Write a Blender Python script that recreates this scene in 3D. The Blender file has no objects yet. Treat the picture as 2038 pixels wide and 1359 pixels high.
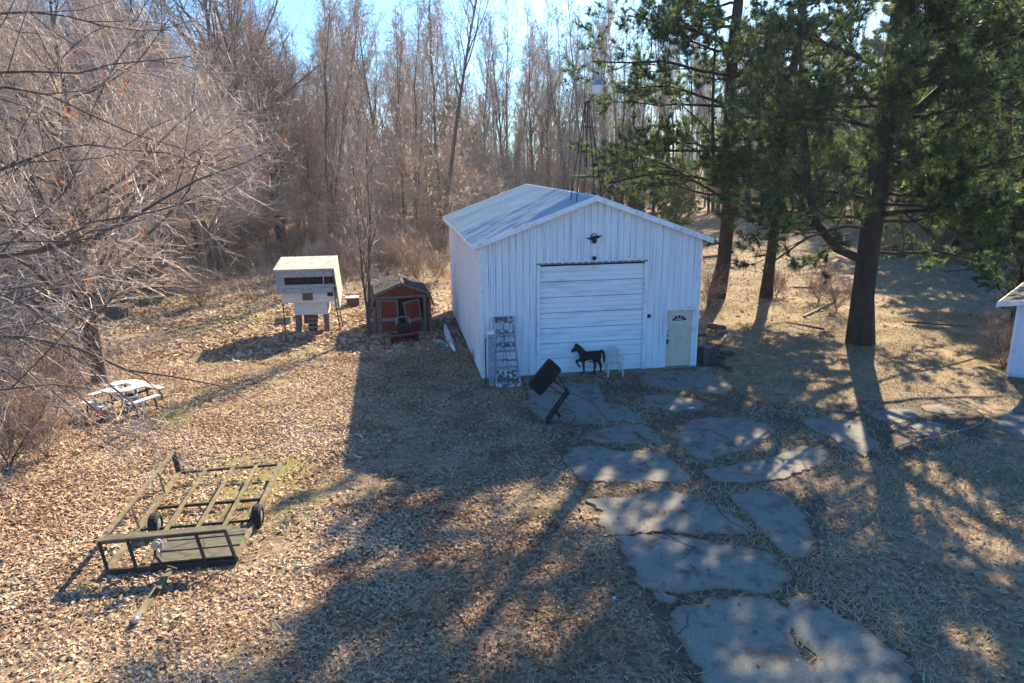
import bpy, math, random
import numpy as np
from mathutils import Vector, Matrix
from mathutils.geometry import tessellate_polygon
S = bpy.context.scene
R_ = math.radians
# ------------------------------------------------------------------ camera
CX, CY, CZ, YAW, PIT, ROLL, FPX = -2.80976, -23.22017, 7.1776, 0.16345, 0.24673, -0.01143, 1435.795
CAM = np.array([CX, CY, CZ])
Fw = np.array([math.sin(YAW)*math.cos(PIT), math.cos(YAW)*math.cos(PIT), -math.sin(PIT)])
_r = np.array([math.cos(YAW), -math.sin(YAW), 0.0]); _u = np.cross(_r, Fw)
Rt = _r*math.cos(ROLL)+_u*math.sin(ROLL); Up = -_r*math.sin(ROLL)+_u*math.cos(ROLL)
cam = bpy.data.objects.new('camera', bpy.data.cameras.new('camera')); S.collection.objects.link(cam)
M = Matrix.Identity(4)
for i in range(3):
    M[i][0] = Rt[i]; M[i][1] = Up[i]; M[i][2] = -Fw[i]; M[i][3] = CAM[i]
cam.matrix_world = M
cam.data.sensor_width = 36; cam.data.lens = FPX/2038*36; cam.data.clip_end = 2000; cam.data.clip_start = .1
S.camera = cam
# ------------------------------------------------------------------ light
SUN_EL = R_(31.5)
sx, sy = 3.85, 6.1
SUN_AZ = math.atan2(sx, sy)                     # clockwise from +Y
W = bpy.data.worlds.new('World'); S.world = W; W.use_nodes = True
nt = W.node_tree; nt.nodes.clear()
out = nt.nodes.new('ShaderNodeOutputWorld'); bg = nt.nodes.new('ShaderNodeBackground'); sky = nt.nodes.new('ShaderNodeTexSky')
sky.sky_type = 'NISHITA'; sky.sun_disc = False; sky.sun_elevation = SUN_EL; sky.sun_rotation = SUN_AZ
sky.air_density = 1.0; sky.dust_density = 1.4; sky.ozone_density = 2.2; sky.altitude = 200
bg.inputs[1].default_value = 0.059
tint = nt.nodes.new('ShaderNodeMix'); tint.data_type = 'RGBA'; tint.blend_type = 'MULTIPLY'; tint.inputs[0].default_value = 1; tint.inputs[7].default_value = (.54, 1.06, 1.60, 1)   # the camera's cool white balance
nt.links.new(sky.outputs[0], tint.inputs[6]); nt.links.new(tint.outputs[2], bg.inputs[0]); nt.links.new(bg.outputs[0], out.inputs[0])
sl = bpy.data.lights.new('sun', 'SUN'); sl.energy = 5.0; sl.angle = R_(0.53); sl.color = (1.0, 0.83, 0.58)
so = bpy.data.objects.new('sun', sl); S.collection.objects.link(so)
sd = Vector((math.sin(SUN_AZ)*math.cos(SUN_EL), math.cos(SUN_AZ)*math.cos(SUN_EL), math.sin(SUN_EL)))
so.rotation_euler = sd.to_track_quat('Z', 'Y').to_euler(); so.location = (10, 10, 30)
S.view_settings.view_transform = 'Standard'; S.view_settings.look = 'None'
S.view_settings.exposure = 1.75; S.view_settings.gamma = 1.0; S.view_settings.use_curve_mapping = False
S.cycles.max_bounces = 6; S.cycles.diffuse_bounces = 3; S.cycles.transmission_bounces = 4
# ------------------------------------------------------------------ pixel helpers
def ray(u, v): return Fw + Rt*(u-1019)/FPX - Up*(v-679.5)/FPX
def G(u, v, z=0.0):
    d = ray(u, v); t = (z-CZ)/d[2]; return CAM+t*d
def GY(u, v, y):
    d = ray(u, v); t = (y-CY)/d[1]; return CAM+t*d
def GD(u, v, D):
    return CAM+ray(u, v)*D
# ------------------------------------------------------------------ object helpers
def link(o): S.collection.objects.link(o); return o
def thing(name, label, cat, loc=(0, 0, 0), rz=0.0, group=None, kind=None):
    o = bpy.data.objects.new(name, None); link(o); o.empty_display_size = .2
    o.location = tuple(float(a) for a in loc); o.rotation_euler = (0, 0, rz)
    tag(o, label, cat, group, kind); return o
def tag(o, label=None, cat=None, group=None, kind=None):
    if label: o['label'] = label
    if cat: o['category'] = cat
    if group: o['group'] = group
    if kind: o['kind'] = kind
    return o
class MB:
    def __init__(s): s.v = []; s.f = []
    def add(s, v, f):
        n = len(s.v); s.v += [tuple(map(float, p)) for p in v]; s.f += [tuple(i+n for i in q) for q in f]; return s
    def box(s, c, d, rz=0, rx=0, ry=0):
        m = Matrix.Rotation(rz, 3, 'Z') @ Matrix.Rotation(ry, 3, 'Y') @ Matrix.Rotation(rx, 3, 'X')
        v = []
        for k in (-.5, .5):
            for j in (-.5, .5):
                for i in (-.5, .5):
                    p = m @ Vector((i*d[0], j*d[1], k*d[2])); v.append((p[0]+c[0], p[1]+c[1], p[2]+c[2]))
        return s.add(v, [(0, 2, 3, 1), (4, 5, 7, 6), (0, 1, 5, 4), (2, 6, 7, 3), (0, 4, 6, 2), (1, 3, 7, 5)])
    def bx(s, x0, x1, y0, y1, z0, z1): return s.box(((x0+x1)/2, (y0+y1)/2, (z0+z1)/2), (abs(x1-x0), abs(y1-y0), abs(z1-z0)))
    def beam(s, a, b, w, h, up=(0, 0, 1)):
        a = Vector(a); b = Vector(b); t = (b-a).normalized(); u = Vector(up)
        r = t.cross(u)
        if r.length < 1e-3: r = t.cross(Vector((0, 1, 0)))
        r.normalize(); u = r.cross(t)
        v = []
        for p in (a, b):
            for i, j in ((-1, -1), (1, -1), (1, 1), (-1, 1)): v.append(p+r*(i*w/2)+u*(j*h/2))
        return s.add(v, [(0, 1, 2, 3), (7, 6, 5, 4), (0, 4, 5, 1), (1, 5, 6, 2), (2, 6, 7, 3), (3, 7, 4, 0)])
    def tube(s, pts, r, n=6, cap=True):
        pts = [Vector(p) for p in pts]; rs = r if hasattr(r, '__len__') else [r]*len(pts)
        v = []; f = []; m = len(pts); ref = None
        for i, p in enumerate(pts):
            t = (pts[min(i+1, m-1)]-pts[max(i-1, 0)]).normalized()
            if ref is None:
                ref = t.cross(Vector((0, 0, 1)) if abs(t.z) < .9 else Vector((1, 0, 0))).normalized()
            a = (ref-t*ref.dot(t)).normalized(); ref = a; b = t.cross(a)
            for k in range(n):
                q = 2*math.pi*k/n; v.append(p+(a*math.cos(q)+b*math.sin(q))*rs[i])
        for i in range(m-1):
            for k in range(n): f.append((i*n+k, i*n+(k+1) % n, (i+1)*n+(k+1) % n, (i+1)*n+k))
        if cap: f += [tuple(range(n-1, -1, -1)), tuple((m-1)*n+k for k in range(n))]
        return s.add(v, f)
    def lathe(s, prof, n=16, c=(0, 0, 0), axis='z'):
        v = []; f = []
        for (r, z) in prof:
            for k in range(n):
                q = 2*math.pi*k/n; x, y = r*math.cos(q), r*math.sin(q)
                p = (x, y, z) if axis == 'z' else ((z, x, y) if axis == 'x' else (x, z, y))
                v.append((p[0]+c[0], p[1]+c[1], p[2]+c[2]))
        for i in range(len(prof)-1):
            for k in range(n): f.append((i*n+k, i*n+(k+1) % n, (i+1)*n+(k+1) % n, (i+1)*n+k))
        return s.add(v, f)
    def prism(s, poly, fn, t):
        """poly 2d, fn maps (a,b,depth)->xyz"""
        n = len(poly); tri = tessellate_polygon([[Vector((a, b, 0)) for a, b in poly]])
        v = [fn(a, b, 0) for a, b in poly]+[fn(a, b, t) for a, b in poly]
        f = [tuple(q) for q in tri]+[tuple(i+n for i in reversed(q)) for q in tri]
        f += [(i, (i+1) % n, (i+1) % n+n, i+n) for i in range(n)]
        return s.add(v, f)
    def done(s, name, mat, parent=None, smooth=False, loc=None):
        me = bpy.data.meshes.new(name); me.from_pydata(s.v, [], s.f); me.materials.append(mat)
        if smooth: me.shade_smooth()
        o = bpy.data.objects.new(name, me); link(o)
        if parent: o.parent = parent
        if loc is not None: o.location = loc
        return o
def fast_mesh(name, verts, quads=None, tris=None, mat=None, rnd=None, smooth=False, mats=None, mi=None):
    me = bpy.data.meshes.new(name)
    verts = np.asarray(verts, np.float32); me.vertices.add(len(verts)); me.vertices.foreach_set('co', verts.ravel())
    q = np.zeros((0, 4), np.int32) if quads is None else np.asarray(quads, np.int32)
    t = np.zeros((0, 3), np.int32) if tris is None else np.asarray(tris, np.int32)
    me.loops.add(q.size+t.size); me.loops.foreach_set('vertex_index', np.concatenate([q.ravel(), t.ravel()]))
    me.polygons.add(len(q)+len(t))
    me.polygons.foreach_set('loop_start', np.concatenate([np.arange(len(q))*4, q.size+np.arange(len(t))*3]).astype(np.int32))
    for m_ in (mats or [mat]): me.materials.append(m_)
    if mi is not None: me.polygons.foreach_set('material_index', mi)
    if rnd is not None:
        at = me.attributes.new('rnd', 'FLOAT', 'FACE'); at.data.foreach_set('value', np.asarray(rnd, np.float32))
    me.polygons.foreach_set('use_smooth', np.full(len(q)+len(t), smooth))
    me.update(calc_edges=True); me.validate()
    return me
def copy_tree(root, loc, rz, sc=1.0, label=None, group=None):
    r = root.copy(); link(r); r.location = tuple(float(a) for a in loc); r.rotation_euler = (0, 0, rz)
    r.scale = (sc, sc, sc) if not hasattr(sc, '__len__') else sc
    if label: r['label'] = label
    if group: r['group'] = group
    for ch in list(root.children):
        c = ch.copy(); link(c); c.parent = r
        for g in list(ch.children):
            d = g.copy(); link(d); d.parent = c
    return r
# ------------------------------------------------------------------ materials
def mat(name, col, rough=.8, metal=0, col2=None, scale=5, stretch=(1, 1, 1), lo=.35, hi=.65, bump=0, bscale=30, coord='Object', spec=.3, col3=None, s3=1.2, lo3=.55, hi3=.7, st3=(1, 1, 1), detail=6):
    m = bpy.data.materials.new(name); m.use_nodes = True; n = m.node_tree.nodes; l = m.node_tree.links
    b = n['Principled BSDF']; b.inputs['Roughness'].default_value = rough; b.inputs['Metallic'].default_value = metal
    b.inputs['Specular IOR Level'].default_value = spec
    b.inputs['Base Color'].default_value = (*col, 1)
    tc = n.new('ShaderNodeTexCoord')
    last = None
    def layer(prev, c2, scale, st, lo, hi):
        mp = n.new('ShaderNodeMapping'); mp.inputs['Scale'].default_value = st; l.new(tc.outputs[coord], mp.inputs[0])
        nz = n.new('ShaderNodeTexNoise'); nz.inputs['Scale'].default_value = scale; nz.inputs['Detail'].default_value = detail; nz.inputs['Roughness'].default_value = .65
        l.new(mp.outputs[0], nz.inputs['Vector'])
        mr = n.new('ShaderNodeMapRange'); mr.inputs[1].default_value = lo; mr.inputs[2].default_value = hi; l.new(nz.outputs['Fac'], mr.inputs[0])
        mx = n.new('ShaderNodeMix'); mx.data_type = 'RGBA'; l.new(mr.outputs[0], mx.inputs[0])
        if prev is None: mx.inputs[6].default_value = (*col, 1)
        else: l.new(prev, mx.inputs[6])
        mx.inputs[7].default_value = (*c2, 1); return mx.outputs[2]
    if col2: last = layer(None, col2, scale, stretch, lo, hi)
    if col3: last = layer(last, col3, s3, st3, lo3, hi3)
    if last: l.new(last, b.inputs['Base Color'])
    if bump:
        nz = n.new('ShaderNodeTexNoise'); nz.inputs['Scale'].default_value = bscale; nz.inputs['Detail'].default_value = 5
        mp = n.new('ShaderNodeMapping'); mp.inputs['Scale'].default_value = stretch; l.new(tc.outputs[coord], mp.inputs[0]); l.new(mp.outputs[0], nz.inputs['Vector'])
        bp = n.new('ShaderNodeBump'); bp.inputs['Strength'].default_value = bump; bp.inputs['Distance'].default_value = .02 if bscale < 100 else .003
        l.new(nz.outputs['Fac'], bp.inputs['Height']); l.new(bp.outputs[0], b.inputs['Normal'])
    return m
def ramp_mat(name, stops, rough=.8, transl=0, spec=.2):
    """colour picked by the per-face attribute rnd"""
    m = bpy.data.materials.new(name); m.use_nodes = True; n = m.node_tree.nodes; l = m.node_tree.links
    b = n['Principled BSDF']; b.inputs['Roughness'].default_value = rough; b.inputs['Specular IOR Level'].default_value = spec
    a = n.new('ShaderNodeAttribute'); a.attribute_name = 'rnd'
    cr = n.new('ShaderNodeValToRGB'); e = cr.color_ramp.elements
    e[0].position, e[0].color = stops[0][0], (*stops[0][1], 1); e[1].position, e[1].color = stops[-1][0], (*stops[-1][1], 1)
    for p, c in stops[1:-1]: k = e.new(p); k.color = (*c, 1)
    l.new(a.outputs['Fac'], cr.inputs[0]); l.new(cr.outputs[0], b.inputs['Base Color'])
    if transl:
        tr = n.new('ShaderNodeBsdfTranslucent'); l.new(cr.outputs[0], tr.inputs[0])
        mx = n.new('ShaderNodeMixShader'); mx.inputs[0].default_value = transl
        l.new(b.outputs[0], mx.inputs[1]); l.new(tr.outputs[0], mx.inputs[2]); l.new(mx.outputs[0], n['Material Output'].inputs[0])
    return m
WHT = mat('white_siding', (.80, .83, .86), .5, 0, (.34, .37, .40), 2.2, (9, 9, .16), .50, .78, col3=(.30, .32, .33), s3=9, lo3=.58, hi3=.72, st3=(2.2, 2.2, .045), spec=.4)
WHT2 = mat('white_side_wall', (.80, .80, .80), .5, 0, (.52, .54, .55), 1.5, (2, 2, .4), .5, .8, spec=.4)
DOORW = mat('white_overhead_door', (.82, .86, .88), .45, 0, (.54, .57, .58), 1.6, (.35, 1, 2.5), .5, .75, col3=(.36, .38, .38), s3=7, lo3=.62, hi3=.75, st3=(.25, 1, 6), spec=.4)
TRIM = mat('white_trim', (.80, .82, .84), .5, 0, (.48, .48, .48), 4, (1, 1, 1), .5, .75)
ROOF = mat('roof_metal', (.36, .44, .49), .5, .1, (.27, .34, .39), 1.2, (1, 1, 1), .4, .7, spec=.5)
CREAM = mat('cream_door', (.66, .56, .42), .6, 0, (.50, .42, .29), 3, (1, 1, .6), .5, .75, col3=(.25, .22, .10), s3=5, lo3=.6, hi3=.75)
GLASS = mat('dark_glass', (.02, .03, .045), .12, 0, spec=.6)
BLACK = mat('black_metal', (.012, .012, .014), .5, 0, (.03, .025, .02), 8, lo=.5, hi=.8)
IRON = mat('dark_iron', (.03, .025, .025), .6, .3, (.09, .045, .03), 10, lo=.5, hi=.75)
GREYM = mat('galvanised_metal', (.45, .46, .47), .4, .6, (.25, .25, .26), 8)
CONC = mat('concrete', (.32, .31, .29), .9, 0, (.20, .19, .17), 4, bump=.3)
OLDWOOD = mat('weathered_wood', (.30, .27, .23), .9, 0, (.14, .12, .10), 6, (6, 1, 1), .35, .65, bump=.3)
GREYW = mat('grey_paint_wood', (.34, .37, .42), .8, 0, (.16, .17, .19), 6, (1, 1, 3), .4, .7, col3=(.62, .62, .62), s3=7, lo3=.56, hi3=.66)
PEEL = mat('peeling_white_paint', (.10, .09, .085), .85, 0, (.60, .61, .62), 9, (1, 1, 1), .50, .60, bump=.2)
PEELW = mat('chalky_white_paint', (.44, .42, .36), .8, 0, (.26, .24, .20), 3, (1, 1, 1), .5, .7, col3=(.16, .13, .10), s3=3.5, lo3=.62, hi3=.7)
COOPW = mat('cream_white_boards', (.72, .70, .66), .75, 0, (.55, .53, .49), 4, (.5, 1, 3), .45, .75)
BOARDB = mat('blue_grey_boards', (.36, .42, .48), .8, 0, (.16, .19, .20), 7, (1, 1, 3), .42, .68)
RED = mat('barn_red', (.22, .024, .018), .85, 0, (.12, .016, .014), 4, (1, 1, .5), .4, .7, bump=.15, col3=(.13, .10, .08), s3=6, lo3=.62, hi3=.74)
REDTRIM = mat('faded_grey_trim', (.19, .17, .16), .85, 0, (.09, .07, .06), 8, lo=.4, hi=.7)
ROOFD = mat('dark_shingle', (.03, .03, .032), .95, 0, (.07, .065, .06), 12, bump=.4)
DARK = mat('dark_interior', (.01, .01, .01), .95)  # near-black, the shade inside openings put into the colour
REDP = mat('red_plastic', (.40, .03, .035), .4, 0, (.25, .02, .02), 5)
RUBBER = mat('rubber', (.015, .015, .016), .85, 0, (.03, .028, .025), 12)
TRWOOD = mat('trailer_olive_steel', (.13, .11, .065), .8, 0, (.24, .20, .12), 5, (1, 1, 1), .4, .65, col3=(.07, .045, .03), s3=9, lo3=.55, hi3=.7)
TRDARK = mat('trailer_dark_steel', (.03, .028, .024), .7, 0, (.07, .05, .035), 7, lo=.45, hi=.7)
PLANK = mat('trailer_plank', (.15, .14, .10), .9, 0, (.07, .065, .05), 5, (1, 4, 1), .35, .65, bump=.2)
PLAS = mat('white_resin', (.62, .63, .58), .5, 0, (.45, .45, .38), 6)
TABLEW = mat('white_table_paint', (.60, .62, .67), .5, 0, (.55, .56, .58), 4, lo=.5, hi=.8)
HOSE = mat('green_hose', (.11, .19, .17), .5, 0, (.18, .23, .21), 3)
ASPH = mat('asphalt', (.18, .175, .145), .95, 0, (.33, .32, .275), 75, lo=.46, hi=.66, bump=.35, bscale=220, col3=(.13, .10, .078), s3=1.8, lo3=.50, hi3=.66, detail=8, spec=.1)
def rim_dirt(m):
    n = m.node_tree.nodes; l = m.node_tree.links; b = n['Principled BSDF']; src = b.inputs['Base Color'].links[0].from_socket
    a = n.new('ShaderNodeAttribute'); a.attribute_name = 'rim'; tc = n.new('ShaderNodeTexCoord')
    z = n.new('ShaderNodeTexNoise'); z.inputs['Scale'].default_value = 4; z.inputs['Detail'].default_value = 9; z.inputs['Roughness'].default_value = .75; l.new(tc.outputs['Object'], z.inputs['Vector'])
    ad = n.new('ShaderNodeMath'); ad.operation = 'ADD'; l.new(a.outputs['Fac'], ad.inputs[0]); l.new(z.outputs['Fac'], ad.inputs[1])
    mr = n.new('ShaderNodeMapRange'); mr.inputs[1].default_value = .92; mr.inputs[2].default_value = 1.22; l.new(ad.outputs[0], mr.inputs[0])
    z2 = n.new('ShaderNodeTexNoise'); z2.inputs['Scale'].default_value = 30; z2.inputs['Detail'].default_value = 6; l.new(tc.outputs['Object'], z2.inputs['Vector'])
    cr = n.new('ShaderNodeMix'); cr.data_type = 'RGBA'; cr.inputs[6].default_value = (.11, .085, .065, 1); cr.inputs[7].default_value = (.30, .235, .17, 1); l.new(z2.outputs['Fac'], cr.inputs[0])
    mx = n.new('ShaderNodeMix'); mx.data_type = 'RGBA'; l.new(mr.outputs[0], mx.inputs[0]); l.new(src, mx.inputs[6]); l.new(cr.outputs[2], mx.inputs[7]); l.new(mx.outputs[2], b.inputs['Base Color'])
rim_dirt(ASPH)
BARK = mat('grey_bark', (.13, .105, .09), .95, 0, (.06, .05, .045), 9, (1, 1, .25), .35, .65, bump=.5, bscale=14)
BARKL = mat('pale_bark', (.30, .25, .20), .95, 0, (.13, .11, .09), 10, (1, 1, .3), .35, .65, bump=.4)
PBARK = mat('pine_bark', (.060, .044, .036), .95, 0, (.024, .018, .016), 7, (1, 1, .2), .35, .65, bump=.7, bscale=10)
TWIG = ramp_mat('bare_twigs', [(0, (.22, .165, .13)), (.5, (.42, .33, .26)), (1, (.62, .51, .41))], .5)  # twig ramps lightened, haze, glare and backlight put into their colour
TWIGB = ramp_mat('brown_twigs', [(0, (.18, .12, .09)), (.5, (.34, .24, .185)), (1, (.50, .38, .30))], .55)
TWIGP = ramp_mat('pale_twigs', [(0, (.27, .20, .16)), (.5, (.50, .395, .32)), (1, (.74, .62, .52))], .5)
VINE = ramp_mat('vine_stems', [(0, (.05, .035, .03)), (1, (.18, .13, .10))], .8)
NEED = ramp_mat('pine_needles', [(0, (.020, .046, .034)), (.5, (.056, .10, .048)), (.8, (.17, .22, .06)), (1, (.42, .43, .12))], .55, .5)
LEAF = ramp_mat('dry_leaves', [(0, (.11, .05, .03)), (.2, (.25, .135, .08)), (.5, (.47, .32, .20)), (1, (.68, .54, .38))], .75, .12)
GRASS = ramp_mat('dead_grass', [(0, (.22, .17, .09)), (.35, (.37, .285, .165)), (.85, (.58, .47, .31)), (1, (.24, .26, .08))], .8, .15)
OLEAF = ramp_mat('orange_oak_leaf', [(0, (.34, .10, .04)), (1, (.56, .20, .09))], .7, .4)
def ground_mat():
    m = bpy.data.materials.new('ground_soil'); m.use_nodes = True; n = m.node_tree.nodes; l = m.node_tree.links
    b = n['Principled BSDF']; b.inputs['Roughness'].default_value = .95; b.inputs['Specular IOR Level'].default_value = .1
    tc = n.new('ShaderNodeTexCoord')
    def nz(sc, d=6, r=.65):
        x = n.new('ShaderNodeTexNoise'); x.inputs['Scale'].default_value = sc; x.inputs['Detail'].default_value = d; x.inputs['Roughness'].default_value = r
        l.new(tc.outputs['Object'], x.inputs['Vector']); return x.outputs['Fac']
    def rng(s, a, c):
        x = n.new('ShaderNodeMapRange'); x.inputs[1].default_value = a; x.inputs[2].default_value = c; l.new(s, x.inputs[0]); return x.outputs[0]
    def mix(f, a, c):
        x = n.new('ShaderNodeMix'); x.data_type = 'RGBA'; l.new(f, x.inputs[0])
        for i, q in ((6, a), (7, c)):
            if isinstance(q, tuple): x.inputs[i].default_value = (*q, 1)
            else: l.new(q, x.inputs[i])
        return x.outputs[2]
    def mul(a, c):
        x = n.new('ShaderNodeMath'); x.operation = 'MULTIPLY'
        for i, q in ((0, a), (1, c)):
            if isinstance(q, float): x.inputs[i].default_value = q
            else: l.new(q, x.inputs[i])
        return x.outputs[0]
    base = mix(rng(nz(22, 8, .8), .36, .64), (.18, .125, .08), (.52, .40, .26))
    base = mix(mul(rng(nz(3.2), .48, .62), .7), base, (.17, .12, .075))
    base = mix(mul(rng(nz(60, 4), .52, .62), .6), base, (.12, .085, .055))
    base = mix(mul(rng(nz(1.1, 9, .8), .5, .58), .65), base, (.15, .105, .065))
    base = mix(mul(rng(nz(.35, 5), .55, .68), .55), base, (.20, .20, .09))
    at = n.new('ShaderNodeAttribute'); at.attribute_name = 'moss'
    base = mix(mul(at.outputs['Fac'], rng(nz(4.5), .35, .55)), base, (.20, .215, .05))
    ad = n.new('ShaderNodeAttribute'); ad.attribute_name = 'dirt'
    dirt = mix(rng(nz(9, 8), .35, .65), (.075, .06, .047), (.18, .14, .10))
    x = n.new('ShaderNodeMath'); x.operation = 'ADD'; l.new(ad.outputs['Fac'], x.inputs[0]); l.new(mul(nz(2.5), .8), x.inputs[1])
    base = mix(rng(x.outputs[0], .75, 1.15), base, dirt)
    l.new(base, b.inputs['Base Color'])
    bp = n.new('ShaderNodeBump'); bp.inputs['Strength'].default_value = .8; bp.inputs['Distance'].default_value = .05
    l.new(nz(16, 8, .75), bp.inputs['Height']); l.new(bp.outputs[0], b.inputs['Normal'])
    return m
SOIL = ground_mat()
# ------------------------------------------------------------------ slabs of the drive (pixel outlines laid on the ground)
SL = [
 [(1052, 777), (1088, 764), (1159, 763), (1190, 770), (1200, 791), (1203, 803), (1230, 803), (1250, 813), (1272, 831), (1267, 842), (1233, 837), (1203, 842), (1145, 847), (1115, 848), (1085, 852), (1067, 825), (1052, 801)],
 [(1162, 872), (1170, 865), (1203, 853), (1237, 848), (1258, 855), (1265, 869), (1280, 876), (1288, 888), (1264, 885), (1220, 883), (1183, 881)],
 [(1254, 850), (1278, 845), (1298, 858), (1318, 879), (1305, 883), (1281, 872), (1264, 860)],
 [(1118, 909), (1142, 892), (1183, 889), (1230, 894), (1288, 897), (1325, 909), (1352, 923), (1364, 943), (1356, 957), (1325, 960), (1291, 958), (1257, 963), (1203, 958), (1159, 951), (1135, 930)],
 [(1178, 996), (1203, 992), (1237, 991), (1271, 980), (1318, 977), (1359, 979), (1393, 991), (1433, 1007), (1464, 1031), (1491, 1048), (1487, 1065), (1450, 1065), (1399, 1062), (1355, 1060), (1325, 1055), (1291, 1062), (1254, 1063), (1217, 1063), (1200, 1038), (1190, 1011)],
 [(1232, 1072), (1290, 1065), (1340, 1073), (1400, 1082), (1480, 1090), (1530, 1108), (1562, 1148), (1540, 1182), (1440, 1172), (1350, 1184), (1310, 1175), (1272, 1152), (1247, 1110)],
 [(1345, 865), (1375, 838), (1440, 830), (1500, 836), (1540, 855), (1530, 875), (1500, 890), (1440, 905), (1400, 918), (1375, 905), (1355, 880)],
 [(1400, 935), (1440, 930), (1500, 920), (1560, 900), (1600, 888), (1645, 895), (1642, 915), (1600, 940), (1540, 955), (1480, 960), (1425, 957)],
 [(1600, 835), (1655, 836), (1700, 842), (1722, 838), (1724, 862), (1755, 882), (1740, 900), (1720, 908), (1690, 900), (1650, 870), (1620, 855)],
 [(1740, 825), (1780, 812), (1815, 815), (1820, 832), (1790, 842), (1755, 836)],
 [(1815, 848), (1850, 840), (1875, 850), (1862, 866), (1822, 870)],
 [(1280, 790), (1330, 785), (1400, 800), (1395, 815), (1350, 820), (1300, 812)],
 [(1272, 748), (1330, 741), (1400, 740), (1440, 752), (1452, 768), (1438, 784), (1390, 780), (1330, 777), (1285, 766)],
 [(1329, 1217), (1373, 1205), (1432, 1198), (1505, 1193), (1550, 1198), (1560, 1227), (1569, 1262), (1594, 1296), (1620, 1340), (1640, 1420), (1450, 1420), (1400, 1340), (1373, 1291), (1344, 1247)],
 [(1567, 1193), (1603, 1188), (1677, 1227), (1735, 1266), (1794, 1306), (1860, 1420), (1675, 1420), (1613, 1306), (1587, 1262)],
 [(1300, 1178), (1322, 1181), (1346, 1190), (1330, 1202), (1306, 1198)],
 [(1450, 985), (1500, 975), (1560, 985), (1600, 1030), (1618, 1075), (1588, 1108), (1540, 1085), (1500, 1040)],
 [(1985, 845), (2010, 815), (2080, 800), (2100, 870), (2040, 880)],
 [(1835, 806), (1872, 803), (1905, 818), (1880, 824), (1845, 816)],
]
DRIVE = [(1040, 765), (1100, 752), (1270, 745), (1440, 742), (1480, 790), (1600, 812), (1700, 800), (1900, 790), (1965, 835), (1955, 872), (1850, 905), (1710, 918), (1650, 965), (1645, 1050), (1610, 1150), (1720, 1210), (1900, 1420), (1400, 1420), (1290, 1210), (1195, 1040), (1110, 905), (1060, 840)]
def poly_w(px): return np.array([G(u, v)[:2] for u, v in px])
def inside(P, poly):
    x, y = P[:, 0], P[:, 1]; r = np.zeros(len(P), bool); n = len(poly)
    for i in range(n):
        x0, y0 = poly[i]; x1, y1 = poly[(i+1) % n]
        c = ((y0 > y) != (y1 > y)); xi = (x1-x0)*(y-y0)/((y1-y0) if abs(y1-y0) > 1e-9 else 1e-9)+x0
        r ^= c & (x < xi)
    return r
def pdist(P, poly):
    d = np.full(len(P), 1e9); n = len(poly)
    for i in range(n):
        a = poly[i]; b = poly[(i+1) % n]; ab = b-a
        t = np.clip(((P-a)@ab)/(ab@ab), 0, 1); d = np.minimum(d, np.linalg.norm(P-(a+t[:, None]*ab), axis=1))
    return d
SLW = [poly_w(s) for s in SL]; DRW = poly_w(DRIVE)
rg = np.random.default_rng(7)
def vnoise(P, s, seed):
    """cheap value noise on 2-D points"""
    r = np.random.default_rng(seed).random((128, 128)); q = P/s+1000; i = np.floor(q).astype(int); f = q-i; f = f*f*(3-2*f)
    g = lambda a, b: r[(i[:, 0]+a) % 128, (i[:, 1]+b) % 128]
    return (g(0, 0)*(1-f[:, 0])+g(1, 0)*f[:, 0])*(1-f[:, 1])+(g(0, 1)*(1-f[:, 0])+g(1, 1)*f[:, 0])*f[:, 1]
def gz(P):
    """small relief of the yard"""
    P = np.atleast_2d(P); return (vnoise(P, 1.7, 3)-.5)*.05+(vnoise(P, .5, 4)-.5)*.02-.015
# ------------------------------------------------------------------ ground
nx, ny = 220, 190
gx = np.linspace(-36, 44, nx); gy = np.linspace(-20, 52, ny)
X, Y = np.meshgrid(gx, gy); P2 = np.stack([X.ravel(), Y.ravel()], 1); Z = gz(P2)
edge = (np.minimum.reduce([P2[:, 0]+36, 44-P2[:, 0], P2[:, 1]+20, 52-P2[:, 1]]) < .01); Z[edge] = -.02
idx = np.arange(nx*ny).reshape(ny, nx)
q = np.stack([idx[:-1, :-1], idx[:-1, 1:], idx[1:, 1:], idx[1:, :-1]], -1).reshape(-1, 4)
V = np.column_stack([P2, Z])
o4 = np.array([[-900, -700, -.02], [900, -700, -.02], [900, 1100, -.02], [-900, 1100, -.02]])
c4 = [idx[0, 0], idx[0, -1], idx[-1, -1], idx[-1, 0]]; nV = len(V); V = np.vstack([V, o4])
ext = np.array([[nV, nV+1, c4[1], c4[0]], [nV+1, nV+2, c4[2], c4[1]], [nV+2, nV+3, c4[3], c4[2]], [nV+3, nV, c4[0], c4[3]]])
me = fast_mesh('ground', V, np.vstack([q, ext]), None, SOIL, smooth=True)
ind = inside(P2, DRW); d = pdist(P2, DRW); dirt = np.clip(np.where(ind, .6+d*1.2, .6-d*1.1), 0, 1)
for cx_, cy_, rr in ((-3.0, 5.8, 2.2), (8.9, 2.5, 1.8), (-1.2, 4, 1.4), (14.9, 1.2, 2.0), (13, 10, 2.5)):
    dirt = np.maximum(dirt, np.clip(.75-np.hypot(P2[:, 0]-cx_, (P2[:, 1]-cy_)*.7)/rr*.6, 0, 1))
moss = np.zeros(len(P2))
for u, v, r in ((405, 930, .55), (440, 936, .6), (340, 915, .4), (330, 830, .9), (360, 812, .7), (500, 960, .7), (290, 950, .5), (720, 760, .8), (600, 1010, .6), (1205, 790, .5), (380, 590, 2), (470, 640, 2), (560, 940, 1)):
    c = G(u, v)[:2]; moss = np.maximum(moss, np.clip(1.15-np.linalg.norm((P2-c)*[1, .6], axis=1)/r, 0, 1))
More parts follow.
